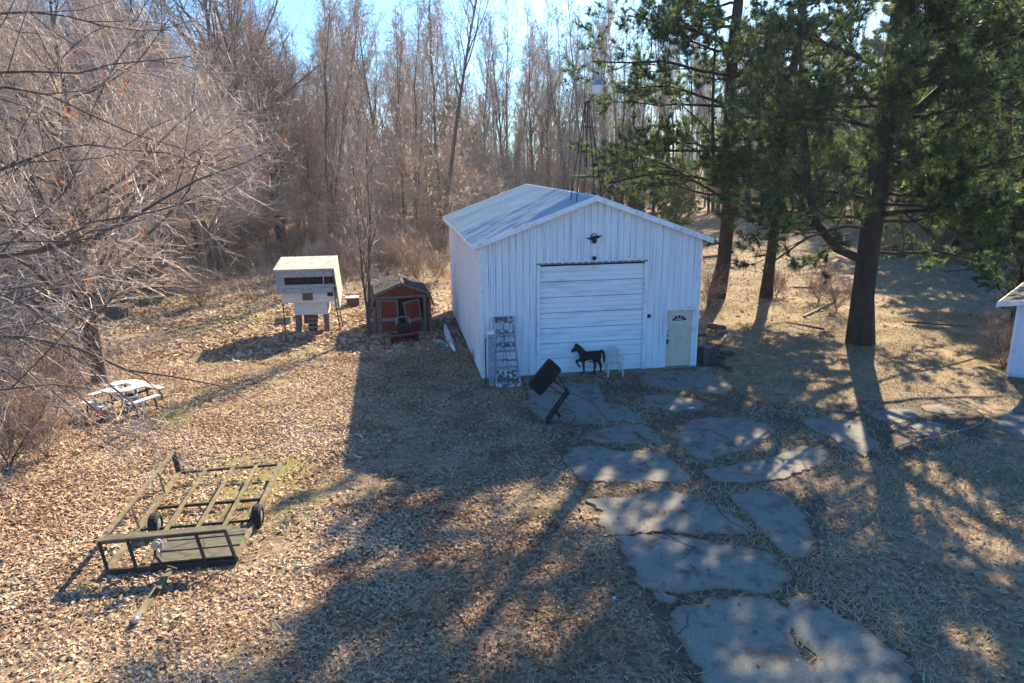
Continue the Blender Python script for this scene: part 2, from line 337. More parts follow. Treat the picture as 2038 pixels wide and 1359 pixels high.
for nm_, arr in (('dirt', dirt), ('moss', moss)):
    a = me.attributes.new(nm_, 'FLOAT', 'POINT'); a.data.foreach_set('value', np.concatenate([arr, np.zeros(4)]).astype(np.float32))
gr = link(bpy.data.objects.new('ground', me)); tag(gr, 'leaf covered dead lawn and bare woodland floor', kind='structure')
# drive
drv = thing('driveway', 'broken grey asphalt drive leading to the garage door', None, (0, 0, 0), kind='structure')
def rough_poly(pw, amp=.05, step=.07):
    o = []; n = len(pw)
    for i in range(n):
        a, b = pw[i], pw[(i+1) % n]; m_ = max(1, int(np.linalg.norm(b-a)/step))
        for k in range(m_):
            p = a+(b-a)*k/m_; o.append(p)
    o = np.array(o); c = o.mean(0)
    o = (np.roll(o, 1, 0)+o*3+np.roll(o, -1, 0))/5
    rr = np.linalg.norm(o-c, axis=1, keepdims=True)
    return o+(o-c)/rr*(.045+((vnoise(o, .45, 5)-.5)*.26+(vnoise(o, .13, 6)-.5)*.16)[:, None])
SLR = []
for s in SLW:
    rp = rough_poly(s); SLR.append(rp); n = len(rp); c = rp.mean(0)
    zt = .016+rg.random()*.006
    inner = c+(rp-c)*.985; rad = np.linalg.norm(rp-c, axis=1, keepdims=True); i2 = c+(rp-c)*np.clip(1-.20/rad, .3, 1)
    tri = tessellate_polygon([[Vector((a, b, 0)) for a, b in i2]])
    v = [(a, b, -.05) for a, b in rp]+[(a, b, zt-.010) for a, b in rp]+[(a, b, zt) for a, b in inner]+[(a, b, zt+.002) for a, b in i2]
    f = [(i+k*n, (i+1) % n+k*n, (i+1) % n+(k+1)*n, i+(k+1)*n) for k in range(3) for i in range(n)]
    f += [tuple(i+3*n for i in t_) for t_ in tri]
    o_ = MB().add(v, f).done('asphalt_slab', ASPH, drv)
    at = o_.data.attributes.new('rim', 'FLOAT', 'POINT'); at.data.foreach_set('value', np.repeat([1., 1., .9, 0.], n).astype(np.float32))
# cracks in the slabs: thin dark soil-filled grooves standing a hair proud
cm = MB()
for px in ([(1140, 783), (1180, 800), (1210, 838)], [(1320, 1060), (1380, 1090), (1360, 1110)], [(1372, 1220), (1365, 1250), (1345, 1262)], [(1230, 805), (1245, 822), (1240, 838)], [(1290, 1062), (1330, 1072)], [(1420, 1000), (1445, 1030), (1480, 1050)], [(1420, 860), (1450, 872), (1470, 895)]):
    pts = [G(u, v, .036) for u, v in px]; q_ = []
    for a, b in zip(pts[:-1], pts[1:]):
        for k in range(5): q_.append(a+(b-a)*k/5+np.array([rg.normal()*.02, rg.normal()*.02, 0]))
    q_.append(pts[-1]); cm.tube(q_, .006, 4)
cm.done('crack', mat('crack_soil', (.03, .026, .022), .95), drv)['kind'] = 'stuff'
# ------------------------------------------------------------------ garage
def rib_grime_shade(m, axis, amt, rib_tone=(.20, .23, .26, 1)):
    # dirt lines at wall rib feet; on the roof they paint rib shading
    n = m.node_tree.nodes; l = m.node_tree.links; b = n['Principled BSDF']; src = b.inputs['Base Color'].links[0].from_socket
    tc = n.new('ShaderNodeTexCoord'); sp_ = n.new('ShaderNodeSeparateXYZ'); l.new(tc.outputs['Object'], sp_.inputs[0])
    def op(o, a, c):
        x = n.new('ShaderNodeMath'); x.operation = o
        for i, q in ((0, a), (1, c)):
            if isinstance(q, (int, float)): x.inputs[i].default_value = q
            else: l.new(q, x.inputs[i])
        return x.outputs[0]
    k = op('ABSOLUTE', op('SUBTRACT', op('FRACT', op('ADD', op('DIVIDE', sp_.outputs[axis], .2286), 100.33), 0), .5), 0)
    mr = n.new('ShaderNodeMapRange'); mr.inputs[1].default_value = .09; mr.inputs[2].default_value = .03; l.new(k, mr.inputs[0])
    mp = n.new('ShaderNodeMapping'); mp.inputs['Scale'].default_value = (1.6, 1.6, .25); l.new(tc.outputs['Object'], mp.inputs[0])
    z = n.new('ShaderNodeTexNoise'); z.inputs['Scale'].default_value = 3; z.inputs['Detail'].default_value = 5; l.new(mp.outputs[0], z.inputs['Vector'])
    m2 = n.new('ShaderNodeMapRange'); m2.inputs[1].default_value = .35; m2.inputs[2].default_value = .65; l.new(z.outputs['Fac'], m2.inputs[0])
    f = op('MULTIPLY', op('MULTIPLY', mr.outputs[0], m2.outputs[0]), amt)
    mx = n.new('ShaderNodeMix'); mx.data_type = 'RGBA'; l.new(f, mx.inputs[0]); l.new(src, mx.inputs[6]); mx.inputs[7].default_value = rib_tone; l.new(mx.outputs[2], b.inputs['Base Color'])
rib_grime_shade(WHT, 0, .75); rib_grime_shade(WHT2, 1, .45); rib_grime_shade(ROOF, 1, .7, (.10, .14, .18, 1))  # roof stripes put the ribs' highlight and shadow into the colour
W_, H_, RI, L_ = 7.595, 4.556, 1.376, 11.97
OV = .29; SLP = RI/(W_/2); D0, D1, DH = 1.956, 5.631, 3.77; E0, E1, EH = 6.425, 7.445, 2.10
gar = thing('garage', 'white metal pole barn with a tall overhead door and blue grey roof', 'garage', (0, 0, 0))
ztop = lambda x: H_+SLP*(W_/2-abs(x-W_/2))
def rib_profile(a, b):
    """offsets along a sheet: list of (pos, height)"""
    P = 0.2286; pts = [(a, 0)]
    k = math.ceil(a/P)
    while k*P < b:
        c = k*P
        for dx, h in ((-.036, 0), (-.018, .038), (.018, .038), (.036, 0)):
            if a < c+dx < b: pts.append((c+dx, h))
        for m_ in (.075, .15):
            for dx, h in ((-.014, 0), (0, .008), (.014, 0)):
                if a < c+m_+dx < b: pts.append((c+m_+dx, h))
        k += 1
    pts.append((b, 0)); return pts
def sheet(a, b, z0, zt, fn, name='siding_panel', m=None, proud=0.0, par=None):
    pr = rib_profile(a, b); mb = MB(); v = []
    for p, h in pr: v += [fn(p, z0, h+proud), fn(p, zt(p), h+proud)]
    f = [(2*i, 2*i+2, 2*i+3, 2*i+1) for i in range(len(pr)-1)]
    return mb.add(v, f).done(name, m or WHT, par or gar)
fr = lambda p, z, h: (p, -h, z)
def cuts(a, b, w=.9144):
    n = max(1, round((b-a)/w)); return [(a+(b-a)*i/n, a+(b-a)*(i+1)/n) for i in range(n)]
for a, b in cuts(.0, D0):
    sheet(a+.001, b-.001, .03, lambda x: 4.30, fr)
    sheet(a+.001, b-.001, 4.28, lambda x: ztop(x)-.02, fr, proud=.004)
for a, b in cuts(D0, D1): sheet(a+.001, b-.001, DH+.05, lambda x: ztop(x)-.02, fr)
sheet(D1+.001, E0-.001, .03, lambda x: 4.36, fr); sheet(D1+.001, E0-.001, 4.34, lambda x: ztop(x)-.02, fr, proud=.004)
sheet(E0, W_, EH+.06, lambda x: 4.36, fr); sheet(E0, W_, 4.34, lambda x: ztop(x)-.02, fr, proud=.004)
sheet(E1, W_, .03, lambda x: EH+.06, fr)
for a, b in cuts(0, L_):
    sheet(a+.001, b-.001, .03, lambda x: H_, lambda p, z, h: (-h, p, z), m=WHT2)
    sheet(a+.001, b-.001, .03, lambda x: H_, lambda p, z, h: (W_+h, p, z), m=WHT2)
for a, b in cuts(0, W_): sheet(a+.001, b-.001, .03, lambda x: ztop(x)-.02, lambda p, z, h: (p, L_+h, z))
# inner walls (give the building body)
mb = MB(); t = .12
mb.bx(.02, t, .02, L_-.02, 0, H_-.03); mb.bx(W_-t, W_-.02, .02, L_-.02, 0, H_-.03)
mb.prism([(t, 0), (W_-t, 0), (W_-t, H_), (W_/2, H_+RI-.08), (t, H_)], lambda a, b, d_: (a, L_-.12+d_, b), .1)
mb.bx(t, D0-.02, .02, .14, 0, H_-.03); mb.bx(D1+.02, E0-.02, .02, .14, 0, H_-.03)
mb.prism([(D0-.01, DH+.03), (D1+.01, DH+.03), (D1+.01, H_), (W_/2, H_+RI-.08), (D0-.01, H_)], lambda a, b, d_: (a, .02+d_, b), .12)
mb.bx(E1, W_-t, .02, .14, 0, EH); mb.bx(E0-.02, W_-t, .02, .14, EH+.02, H_-.03)
mb.done('wall_frame', CONC, gar)
# floor slab showing as a dark strip under the sheets
MB().bx(.03, W_-.03, .03, L_-.03, -.05, .025).done('floor_slab', CONC, gar)
# corner trims
mb = MB()
for cx_, cy_ in ((0, 0), (W_, 0), (0, L_), (W_, L_)):
    s1 = 1 if cx_ == 0 else -1; s2 = 1 if cy_ == 0 else -1
    ox, oy = cx_-s1*.028, cy_-s2*.028
    mb = MB(); mb.bx(ox, ox+s1*.11, oy, oy+s2*.012, .02, H_-.04); mb.bx(ox, ox+s1*.012, oy+s2*.012, oy+s2*.11, .02, H_-.04)
    mb.done('corner_trim', TRIM, gar)
# roof sheets
zr = lambda x: ztop(x)+.06
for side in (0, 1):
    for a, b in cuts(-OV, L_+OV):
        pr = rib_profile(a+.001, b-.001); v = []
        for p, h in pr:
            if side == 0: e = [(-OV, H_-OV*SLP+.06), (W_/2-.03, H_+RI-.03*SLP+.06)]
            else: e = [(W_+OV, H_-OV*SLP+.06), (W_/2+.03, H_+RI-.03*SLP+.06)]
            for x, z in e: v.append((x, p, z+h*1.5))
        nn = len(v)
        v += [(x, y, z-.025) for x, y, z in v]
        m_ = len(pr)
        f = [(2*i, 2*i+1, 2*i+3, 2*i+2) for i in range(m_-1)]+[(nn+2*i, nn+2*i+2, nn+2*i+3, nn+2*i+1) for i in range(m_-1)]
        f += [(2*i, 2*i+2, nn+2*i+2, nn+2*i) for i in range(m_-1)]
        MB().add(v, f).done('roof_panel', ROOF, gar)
mb = MB(); mb.add([(W_/2-.16, -OV, zr(W_/2)-.16*SLP+.03), (W_/2, -OV, zr(W_/2)+.04), (W_/2+.16, -OV, zr(W_/2)-.16*SLP+.03), (W_/2-.16, L_+OV, zr(W_/2)-.16*SLP+.03), (W_/2, L_+OV, zr(W_/2)+.04), (W_/2+.16, L_+OV, zr(W_/2)-.16*SLP+.03)], [(0, 3, 4, 1), (1, 4, 5, 2)])
mb.done('ridge_cap', TRIM, gar)
for y0 in (-OV-.02, L_+OV):
    for s in (0, 1):
        xa = -OV if s == 0 else W_+OV
        mb = MB(); za = H_-OV*SLP; zb = H_+RI
        poly = [(xa, za-.08), (W_/2, zb-.08), (W_/2, zb+.10), (xa, za+.10)]
        mb.prism(poly, lambda a, b, d_: (a, y0+d_, b), .02); mb.done('rake_trim', TRIM, gar)
    mb = MB()
    for s in (0, 1):
        xa = -OV if s == 0 else W_+OV; za = H_-OV*SLP-.075; zb = H_+RI-.075
        ya, yb = (y0+.02, 0) if y0 < 0 else (L_, y0)
        mb.add([(xa, ya, za), (xa, yb, za), (W_/2, yb, zb), (W_/2, ya, zb)], [(0, 1, 2, 3)])
    mb.done('soffit', WHT2, gar)
for xa, xb in ((-OV-.015, -OV), (W_+OV, W_+OV+.015)):
    z = H_-OV*SLP; MB().bx(xa, xb, -OV, L_+OV, z-.08, z+.075).done('eave_fascia', TRIM, gar)
for xa, xb in ((-OV, -.03), (W_+.03, W_+OV)):
    z = H_-OV*SLP; MB().bx(xa, xb, 0, L_, z-.075, z-.065).done('soffit', WHT2, gar)
# overhead door
od = MB(); od.bx(D0+.02, D1-.02, .121, .135, 0.0, DH); door = od.done('overhead_door', DARK, gar)
ns = 7
for i in range(ns):
    z0 = .03+(DH-.05)*i/ns; z1 = .03+(DH-.05)*(i+1)/ns-.018; h = z1-z0
    prof = [(z0, .12), (z0+.001, .080)]
    for k in (1, 2):
        c = z0+h*k/3; prof += [(c-.018, .080), (c-.014, .118), (c+.014, .118), (c+.018, .080)]
    prof += [(z1-.001, .080), (z1, .12)]
    v = []
    for z, y in prof: v += [(D0+.03, y, z), (D1-.03, y, z)]
    MB().add(v, [(2*k, 2*k+1, 2*k+3, 2*k+2) for k in range(len(prof)-1)]).done('door_section', DOORW, door)
MB().bx(3.74, 3.90, .05, .07, .35, .38).done('lift_handle', IRON, door)
for x0, x1 in ((D0-.09, D0+.03), (D1-.03, D1+.09)): MB().bx(x0, x1, -.032, .075, 0.02, DH+.03).done('door_jamb', TRIM, gar)
MB().bx(D0-.09, D1+.09, -.034, .075, DH+.03, DH+.11).done('door_header', OLDWOOD, gar)
MB().bx(D0-.09, D1+.09, -.05, -.034, DH+.09, DH+.125).done('drip_edge', TRIM, gar)
MB().bx(D1+.075, D1+.10, -.036, -.03, 1.9, 3.2).done('rust_strip', IRON, gar)
# wall lamp, and small boxes
lm = MB(); lm.lathe([(0, -.16), (.06, -.155), (.075, -.10), (.05, -.02), (.05, 0)], 12, (3.80, -.02, 3.98), 'y'); lm.done('wall_lamp', BLACK, gar, True)
MB().bx(D1+.12, D1+.22, -.06, -.02, 1.85, 1.97).done('lock_box', IRON, gar)
# entry door
fr_ = MB(); fr_.bx(E0-.05, E0+.04, -.03, .09, .02, EH+.05); fr_.bx(E1-.04, E1+.05, -.03, .09, .02, EH+.05); fr_.bx(E0+.04, E1-.04, -.03, .09, EH-.03, EH+.05); fr_.bx(E0-.07, E1+.07, -.05, -.03, EH+.05, EH+.075)
fr_.done('door_frame', TRIM, gar)
ed = MB(); ed.bx(E0+.04, E1-.04, .05, .09, .05, EH-.03); edo = ed.done('entry_door', CREAM, gar)
for (a, b, c, d_) in ((.16, .44, .17, .62), (.58, .86, .17, .62), (.16, .44, .75, 1.42), (.58, .86, .75, 1.42)):
    mb = MB(); x0, x1 = E0+a, E0+b
    for q_ in ((x0, x1, c, c+.025), (x0, x1, d_-.025, d_), (x0, x0+.025, c+.025, d_-.025), (x1-.025, x1, c+.025, d_-.025)): mb.bx(q_[0], q_[1], .042, .05, q_[2], q_[3])
    mb.bx(x0+.06, x1-.06, .040, .05, c+.06, d_-.06); mb.done('door_panel', CREAM, edo)
fx, fz = (E0+E1)/2, 1.66
arc = [(fx+.30*math.cos(a), fz+.24*math.sin(a)) for a in np.linspace(0, math.pi, 17)]
MB().prism(arc, lambda a, b, d_: (a, .036+d_, b), .014).done('fanlight_frame', TRIM, edo)
for k in range(5):
    a0, a1 = math.pi*k/5+.05, math.pi*(k+1)/5-.05
    pl = [(fx+.27*math.cos(a), fz+.015+.205*math.sin(a)) for a in np.linspace(a0, a1, 5)]+[(fx+.09*math.cos(a), fz+.015+.07*math.sin(a)) for a in np.linspace(a1, a0, 3)]
    MB().prism(pl, lambda a, b, d_: (a, .032+d_, b), .004).done('pane', GLASS, edo)
pl = [(fx+.07*math.cos(a), fz+.015+.045*math.sin(a)) for a in np.linspace(0, math.pi, 7)]
MB().prism(pl, lambda a, b, d_: (a, .032+d_, b), .004).done('pane', GLASS, edo)
kb = MB(); kb.lathe([(.0, -.06), (.03, -.055), (.03, -.02), (.012, -.015), (.03, .0), (.03, .01)], 10, (E0+.11, .045, 1.0), 'y'); kb.box((E0+.10, .03, .93), (.05, .05, .12)); kb.done('door_knob', BLACK, edo, True)
MB().lathe([(0, -.03), (.025, -.028), (.03, 0)], 10, (E0+.11, .045, 1.16), 'y').done('deadbolt', BLACK, edo, True)
MB().bx(E0-.05, E1+.05, -.10, .05, .0, .045).done('threshold', CONC, gar)
# horned ornament on the gable
orn = thing('wall_ornament', 'small dark horned head ornament fixed high on the gable above the overhead door', 'ornament', (3.80, -.03, 4.62))
m_ = MB(); m_.prism([(-.03, .09), (-.07, .02), (-.06, -.10), (-.02, -.16), (.03, -.16), (.07, -.10), (.08, .02), (.04, .09)], lambda a, b, d_: (a, -.09+d_, b), .09); m_.done('head', IRON, orn)
m_ = MB(); m_.tube([(-.05, -.03, .03), (-.12, -.03, .0), (-.18, -.03, .01), (-.27, -.03, .03)], [.045, .05, .03, .006], 6); m_.done('horn', IRON, orn)
m_ = MB(); m_.tube([(.05, -.03, .05), (.12, -.03, .05), (.18, -.03, .07), (.28, -.03, .09)], [.045, .05, .03, .006], 6); m_.done('horn', IRON, orn)
m_ = MB(); m_.tube([(.0+.11*math.cos(a), -.02, .06+.10*math.sin(a)) for a in np.linspace(-.2, math.pi+.2, 12)], .014, 6); m_.done('ring', IRON, orn)
# ornamental windmill tower on the ridge
tx, ty = 3.67, .55
zt_ = GY(1181, 203, ty)[2]
tw = thing('roof_tower', 'thin black lattice tower standing on the front of the garage ridge', 'tower', (tx, ty, zr(W_/2)+.02))
HT = zt_-(zr(W_/2)+.02)
for i, (a, b) in enumerate(((-1, -1), (1, -1), (1, 1), (-1, 1))):
    x0 = a*.43; zb = zr(tx+x0)-(zr(W_/2)+.02)+.02
    MB().tube([(x0, b*.40, zb), (a*.05, b*.05, HT)], .016, 5).done('leg', BLACK, tw)
    MB().box((x0, b*.40, zb), (.1, .1, .02)).done('foot', BLACK, tw)
for k, fz_ in enumerate((.20, .47, .74)):
    s = .43*(1-fz_)+.05*fz_; s2 = .40*(1-fz_)+.05*fz_; z = HT*fz_; m_ = MB(); c = [(-s, -s2, z), (s, -s2, z), (s, s2, z), (-s, s2, z)]
    for a in range(4): m_.tube([c[a], c[(a+1) % 4]], .011, 4)
    m_.done('cross_bar', BLACK, tw)
MB().tube([(0, 0, HT*.30), (0, 0, HT+.02)], .02, 5).done('mast', BLACK, tw)
MB().box((0, 0, HT), (.14, .14, .05)).done('top_plate', BLACK, tw)
vp = GY(1189, 188, ty)
vt = thing('tower_lamp', 'white and grey lamp shaped cap on the tip of the roof tower', 'lamp', (vp[0], ty, zt_+.02))
h0 = vp[2]-zt_
MB().tube([(tx-vp[0], 0, 0), (0, 0, h0+.05)], .014, 5).done('stem', BLACK, vt)
MB().lathe([(0, h0), (.16, h0), (.20, h0+.20), (.20, h0+.26), (.0, h0+.26)], 14).done('shade', mat('lamp_white', (.78, .74, .66), .5), vt, False)
MB().lathe([(.205, h0+.26), (.17, h0+.34), (.11, h0+.40), (.11, h0+.58), (.0, h0+.60)], 14).done('cap', GREYM, vt, False)
MB().lathe([(.05, h0+.60), (.05, h0+.66), (0, h0+.68)], 8).done('finial', BLACK, vt, False)
# ------------------------------------------------------------------ horse silhouette
HP = [(1030, 372), (1040, 355), (1060, 335), (1068, 310), (1070, 292), (1080, 300), (1086, 288), (1095, 300), (1115, 310), (1140, 330), (1165, 358), (1185, 380), (1240, 378), (1290, 368), (1320, 370), (1335, 360), (1355, 358), (1375, 380), (1384, 420), (1382, 470), (1376, 508), (1365, 480), (1360, 440), (1354, 400), (1342, 393), (1346, 430), (1335, 470), (1350, 515), (1345, 570), (1350, 600), (1318, 600), (1330, 575), (1326, 530), (1303, 495), (1292, 482), (1292, 520), (1282, 570), (1278, 600), (1252, 600), (1265, 575), (1266, 520), (1256, 480), (1246, 462), (1210, 470), (1174, 478), (1170, 520), (1172, 570), (1172, 600), (1142, 600), (1155, 578), (1148, 530), (1140, 488), (1115, 482), (1098, 490), (1105, 512), (1125, 528), (1128, 545), (1110, 540), (1090, 520), (1074, 485), (1080, 465), (1112, 457), (1117, 440), (1108, 410), (1100, 385), (1085, 378), (1060, 380), (1048, 392), (1035, 388)]
hy = -.22
hp = [GY(940+a*.19127, 620+b*.19127, hy) for a, b in HP]; hb = min(p[2] for p in hp); hx = float(np.mean([p[0] for p in hp]))
hs = thing('horse_silhouette', 'flat black prancing horse cutout standing before the overhead door', 'cutout', (hx, hy, 0))
MB().prism([(p[0]-hx, p[2]-hb+.03) for p in hp], lambda a, b, d_: (a, d_, b), .02).done('horse_plate', BLACK, hs)
MB().bx(-.25, .30, -.06, .1, .0, .03).done('stand', BLACK, hs)
# ------------------------------------------------------------------ resin chair
cp = G(1222, 746); ch = thing('garden_chair', 'pale resin garden chair beside the black horse cutout', 'chair', (cp[0], cp[1], 0), R_(-6))
MB().bx(-.22, .22, -.22, .20, .40, .43).done('seat', PLAS, ch)
for a in (-1, 1):
    MB().beam((a*.26, -.26, 0), (a*.22, -.20, .42), .05, .05).done('leg', PLAS, ch)
    MB().beam((a*.24, .28, 0), (a*.20, .19, .42), .05, .05).done('leg', PLAS, ch)
    mb = MB(); mb.beam((a*.25, -.22, .42), (a*.26, -.18, .64), .04, .04); mb.beam((a*.26, -.22, .64), (a*.24, .22, .66), .05, .025); mb.done('armrest', PLAS, ch)
    MB().beam((a*.20, .20, .42), (a*.19, .30, .84), .04, .03).done('back_post', PLAS, ch)
for k in range(5): x = -.13+.065*k; MB().beam((x, .215, .44), (x*.95, .30, .83), .03, .015).done('back_slat', PLAS, ch)
MB().tube([(-.19, .30, .83), (-.1, .315, .89), (0, .32, .91), (.1, .315, .89), (.19, .30, .83)], .025, 6).done('top_rail', PLAS, ch)
# ------------------------------------------------------------------ wooden steps leaning on the wall
lp = G(1012, 769); st = thing('wooden_steps', 'old wooden steps with peeling white treads leaning on the garage front', 'steps', (lp[0], lp[1], 0))
Hs = 2.13; dy = -lp[1]-.10
for x0, x1 in ((-.40, -.33), (.40, .30)): MB().beam((x0, 0, 0), (x1, dy, Hs), .05, .12, up=(0, -1, .3)).done('stringer', GREYW, st)
for k, f_ in enumerate((.04, .17, .38, .60, .79, .96)):
    z = Hs*f_; y = dy*f_; w = (.40*(1-f_)+.31*f_)*2-.06
    dp = (.24, .30, .07, .16, .12, .20)[k]
    MB().box((0, y-.03, z), (w, .05, dp), rx=R_(-25)).done('tread', PEEL, st)
for k, f_ in enumerate((.27, .50, .71)):
    z = Hs*f_; MB().box((0, dy*f_+.05, z), ((.40*(1-f_)+.31*f_)*2-.06, .02, .08)).done('riser_board', GREYW, st)
MB().tube([(.0, .05, .25), (-.02, dy-.03, Hs-.1)], .008, 4).done('rod', IRON, st)
pp = G(985, 768); pst = thing('gate_post', 'blue grey square post with white cap beside the wooden steps', 'post', (pp[0]-.10, pp[1]+.05, 0))
MB().box((0, 0, .88), (.17, .12, 1.76)).done('post_shaft', GREYW, pst); MB().box((-.01, 0, 1.80), (.24, .18, .10)).done('post_cap', TRIM, pst)
MB().box((-.17, .08, .80), (.03, .05, 1.6)).done('side_rail', IRON, pst)
# ------------------------------------------------------------------ toppled basketball hoop
yb = -3.6
a0 = G(1087, 850, .02); yb = a0[1]
p0 = a0; p1 = GY(1134, 784, yb)
bh = thing('basketball_hoop', 'black portable basketball hoop toppled on its side on the asphalt', 'hoop', (p0[0], p0[1], 0))
r = lambda p: tuple(np.array(p)-[p0[0], p0[1], 0])
q0, q1 = Vector(r(p0)), Vector(r(p1))
vw = Vector((p0-CAM)*[1, 1, .45]).normalized(); ed_ = (q1-q0).normalized(); vw = (vw-ed_*vw.dot(ed_)).normalized(); nb = ed_.cross(vw).normalized()
def slab(o, a, b, la, lb, t_): 
    v = []
    for k in (-t_/2, t_/2):
        for i, j in ((0, 0), (1, 0), (1, 1), (0, 1)): v.append(o+a*(i*la)+b*(j*lb)+nb*k)
    return MB().add(v, [(0, 3, 2, 1), (4, 5, 6, 7), (0, 1, 5, 4), (1, 2, 6, 5), (2, 3, 7, 6), (3, 0, 4, 7)])
lb_ = (q1-q0).length
slab(q0+Vector((0, 0, .10)), ed_, vw, lb_-.05, .62, .035).done('backboard', BLACK, bh)
for j in (0, .60): slab(q0+Vector((0, 0, .10))+vw*j, ed_, vw, lb_-.05, .04, .085).done('board_frame', BLACK, bh)
rc = GY(1130, 832, yb)-np.array([p0[0], p0[1], 0]); rcv = Vector(rc)+Vector((0, .1, 0))
MB().tube([rcv+Vector((.23*math.cos(a), 0, .23*math.sin(a))) for a in np.linspace(0, 2*math.pi, 25)], .011, 6, False).done('rim', BLACK, bh)
NET = mat('grey_net', (.18, .18, .18), .9)
m_ = MB()
for k in range(10):
    a = 2*math.pi*k/10; b = a+.3
    m_.tube([rcv+Vector((.23*math.cos(a), 0, .23*math.sin(a))), rcv+Vector((.15*math.cos(b), .25, .15*math.sin(b)))], .004, 3)
    m_.tube([rcv+Vector((.23*math.cos(a), 0, .23*math.sin(a))), rcv+Vector((.15*math.cos(a-.3), .25, .15*math.sin(a-.3)))], .004, 3)
m_.done('net', NET, bh)
mb = MB(); qm = q0.lerp(q1, .45); mb.beam(qm, rcv+Vector((-.2, 0, .03)), .09, .05); mb.done('bracket', IRON, bh)
# water base: rounded slab standing on its corner behind
yb2 = yb+1.15
bc = [GY(u, v, yb2) for u, v in ((1093, 712), (1118, 735), (1077, 788), (1049, 765))]
bc = [Vector(r(p)) for p in bc]; cc = sum(bc, Vector())/4; ux = (bc[0]-bc[3]); uy = (bc[1]-bc[0]); lx, ly = ux.length, uy.length; ux.normalize(); uy.normalize()
nrm = ux.cross(uy).normalized()
rp = []
for sx_, sy_, st_ in ((1, 1, 0), (-1, 1, 1), (-1, -1, 2), (1, -1, 3)):
    for a in (0, .5, 1): an = (st_+a)*math.pi/2; rp.append((sx_*(lx/2-.09)+.09*math.cos(an), sy_*(ly/2-.09)+.09*math.sin(an)))
zmin = min((cc+ux*a+uy*b)[2] for a, b in rp)
cc.z -= min(zmin-.03, 0) if zmin < 0 else 0
MB().prism(rp, lambda a, b, d_: cc+ux*a+uy*b+nrm*(d_-.07), .14).done('water_base', BLACK, bh)
for a, b in ((cc+ux*.35, q1), (cc-ux*.1+uy*.12, q1.lerp(q0, .12)), (cc+ux*.05, q1+Vector((0, .4, 0)))): MB().tube([a, b], .02, 5).done('pole', BLACK, bh)
# ------------------------------------------------------------------ lookout hut on blocks
hut0 = G(623, 655); hut = thing('raised_hut', 'white board hut with a dark window slot raised on brick piers', 'hut', (hut0[0], hut0[1], 0), R_(-2))
# lower box, middle box, upper lookout
mb = MB(); mb.bx(-.66, .74, -.45, .75, .75, 1.32); mb.done('lower_box', COOPW, hut)
MB().bx(-1.10, 1.10, -.62, .95, 1.32, 1.78).done('middle_box', COOPW, hut)
for z in (1.42, 1.54, 1.66): MB().bx(-1.10, 1.10, -.628, -.62, z-.004, z+.11).done('lap_board', COOPW, hut)
for z in (.84, .98, 1.12): MB().bx(-.66, .74, -.458, -.45, z-.004, z+.13).done('lap_board', COOPW, hut)
ub = MB(); ub.bx(-1.22, -1.14, -.80, 1.05, 1.76, 2.78); ub.bx(-1.14, 1.10, .97, 1.05, 1.76, 2.90); ub.bx(-1.14, 1.10, -.78, .97, 1.76, 1.80); ub.done('upper_wall', BOARDB, hut)
bd = [(1.78, 1.98), (1.99, 2.14)]
for z0, z1 in bd: MB().bx(-1.24, 1.12, -.83, -.80, z0, z1).done('front_board', BOARDB, hut)
MB().bx(-1.24, 1.12, -.86, -.80, 2.46, 2.74).done('front_board', BOARDB, hut)
for z0, z1 in ((2.15, 2.24), (2.25, 2.34), (2.35, 2.45)): MB().bx(-1.24, -.90, -.83, -.80, z0, z1).done('front_board', BOARDB, hut)
MB().bx(-.90, 1.10, -.74, -.72, 2.10, 2.48).done('slot_dark_sheet', DARK, hut)  # near-black sheet stands in for the unlit space behind the slot
MB().bx(.70, .72, -.80, -.76, 2.14, 2.46).done('mullion', TRIM, hut)
MB().prism([(-.86, 2.80), (1.05, 3.02), (1.05, 1.55), (.2, 1.3), (-.80, 1.05)], lambda a, b, d_: (1.13+d_+(2.9-b)*.08, a, b), .05).done('side_sheet', PEELW, hut)
mb = MB(); v = []
for x in (-1.30, 1.16): v += [(x, -.92, 2.74), (x, 1.20, 3.02), (x, 1.20, 3.07), (x, -.92, 2.79)]
mb.add(v, [(0, 4, 5, 1), (1, 5, 6, 2), (2, 6, 7, 3), (3, 7, 4, 0), (0, 1, 2, 3), (7, 6, 5, 4)]); rf = mb.done('roof', PEELW, hut)
for k in range(5):
    y0 = -.90+k*.42; z0 = 2.793+(y0+.92)*.132
    MB().add([(-1.31, y0, z0+.015), (1.17, y0, z0+.015), (1.17, y0+.41, z0+.07), (-1.31, y0+.41, z0+.07), (-1.31, y0, z0-.01), (1.17, y0, z0-.01)], [(0, 1, 2, 3), (4, 5, 1, 0)]).done('roof_board', PEELW, rf)
wf = MB()
for q_ in ((-.24, .20, 1.74, 1.78), (-.24, .20, 1.42, 1.46), (-.24, -.20, 1.46, 1.74), (.16, .20, 1.46, 1.74)): wf.bx(q_[0], q_[1], -.66, -.62, q_[2], q_[3])
wfo = wf.done('window', REDTRIM, hut); MB().bx(-.20, .16, -.642, -.634, 1.46, 1.74).done('pane', mat('brown_pane', (.10, .06, .04), .3), wfo)
MB().beam((-.12, -.65, 1.73), (.08, -.65, 1.48), .015, .015).done('sash_bar', OLDWOOD, wfo)
MB().box((.93, -.66, 1.68), (.24, .05, .20)).done('hole_patch', DARK, hut)
BRICKP = mat('block_grey', (.20, .18, .16), .9, 0, (.12, .10, .09), 6, bump=.3)
for x in (-.55, .66):
    for k in range(4): MB().box((x, -.15, .095+.19*k), (.22+.01*(k % 2), .40, .18)).done('concrete_block', BRICKP, hut)
MB().box((.0, -.30, .55), (.55, .35, .38)).done('stove_box', mat('rust_red_metal', (.14, .05, .04), .7), hut)
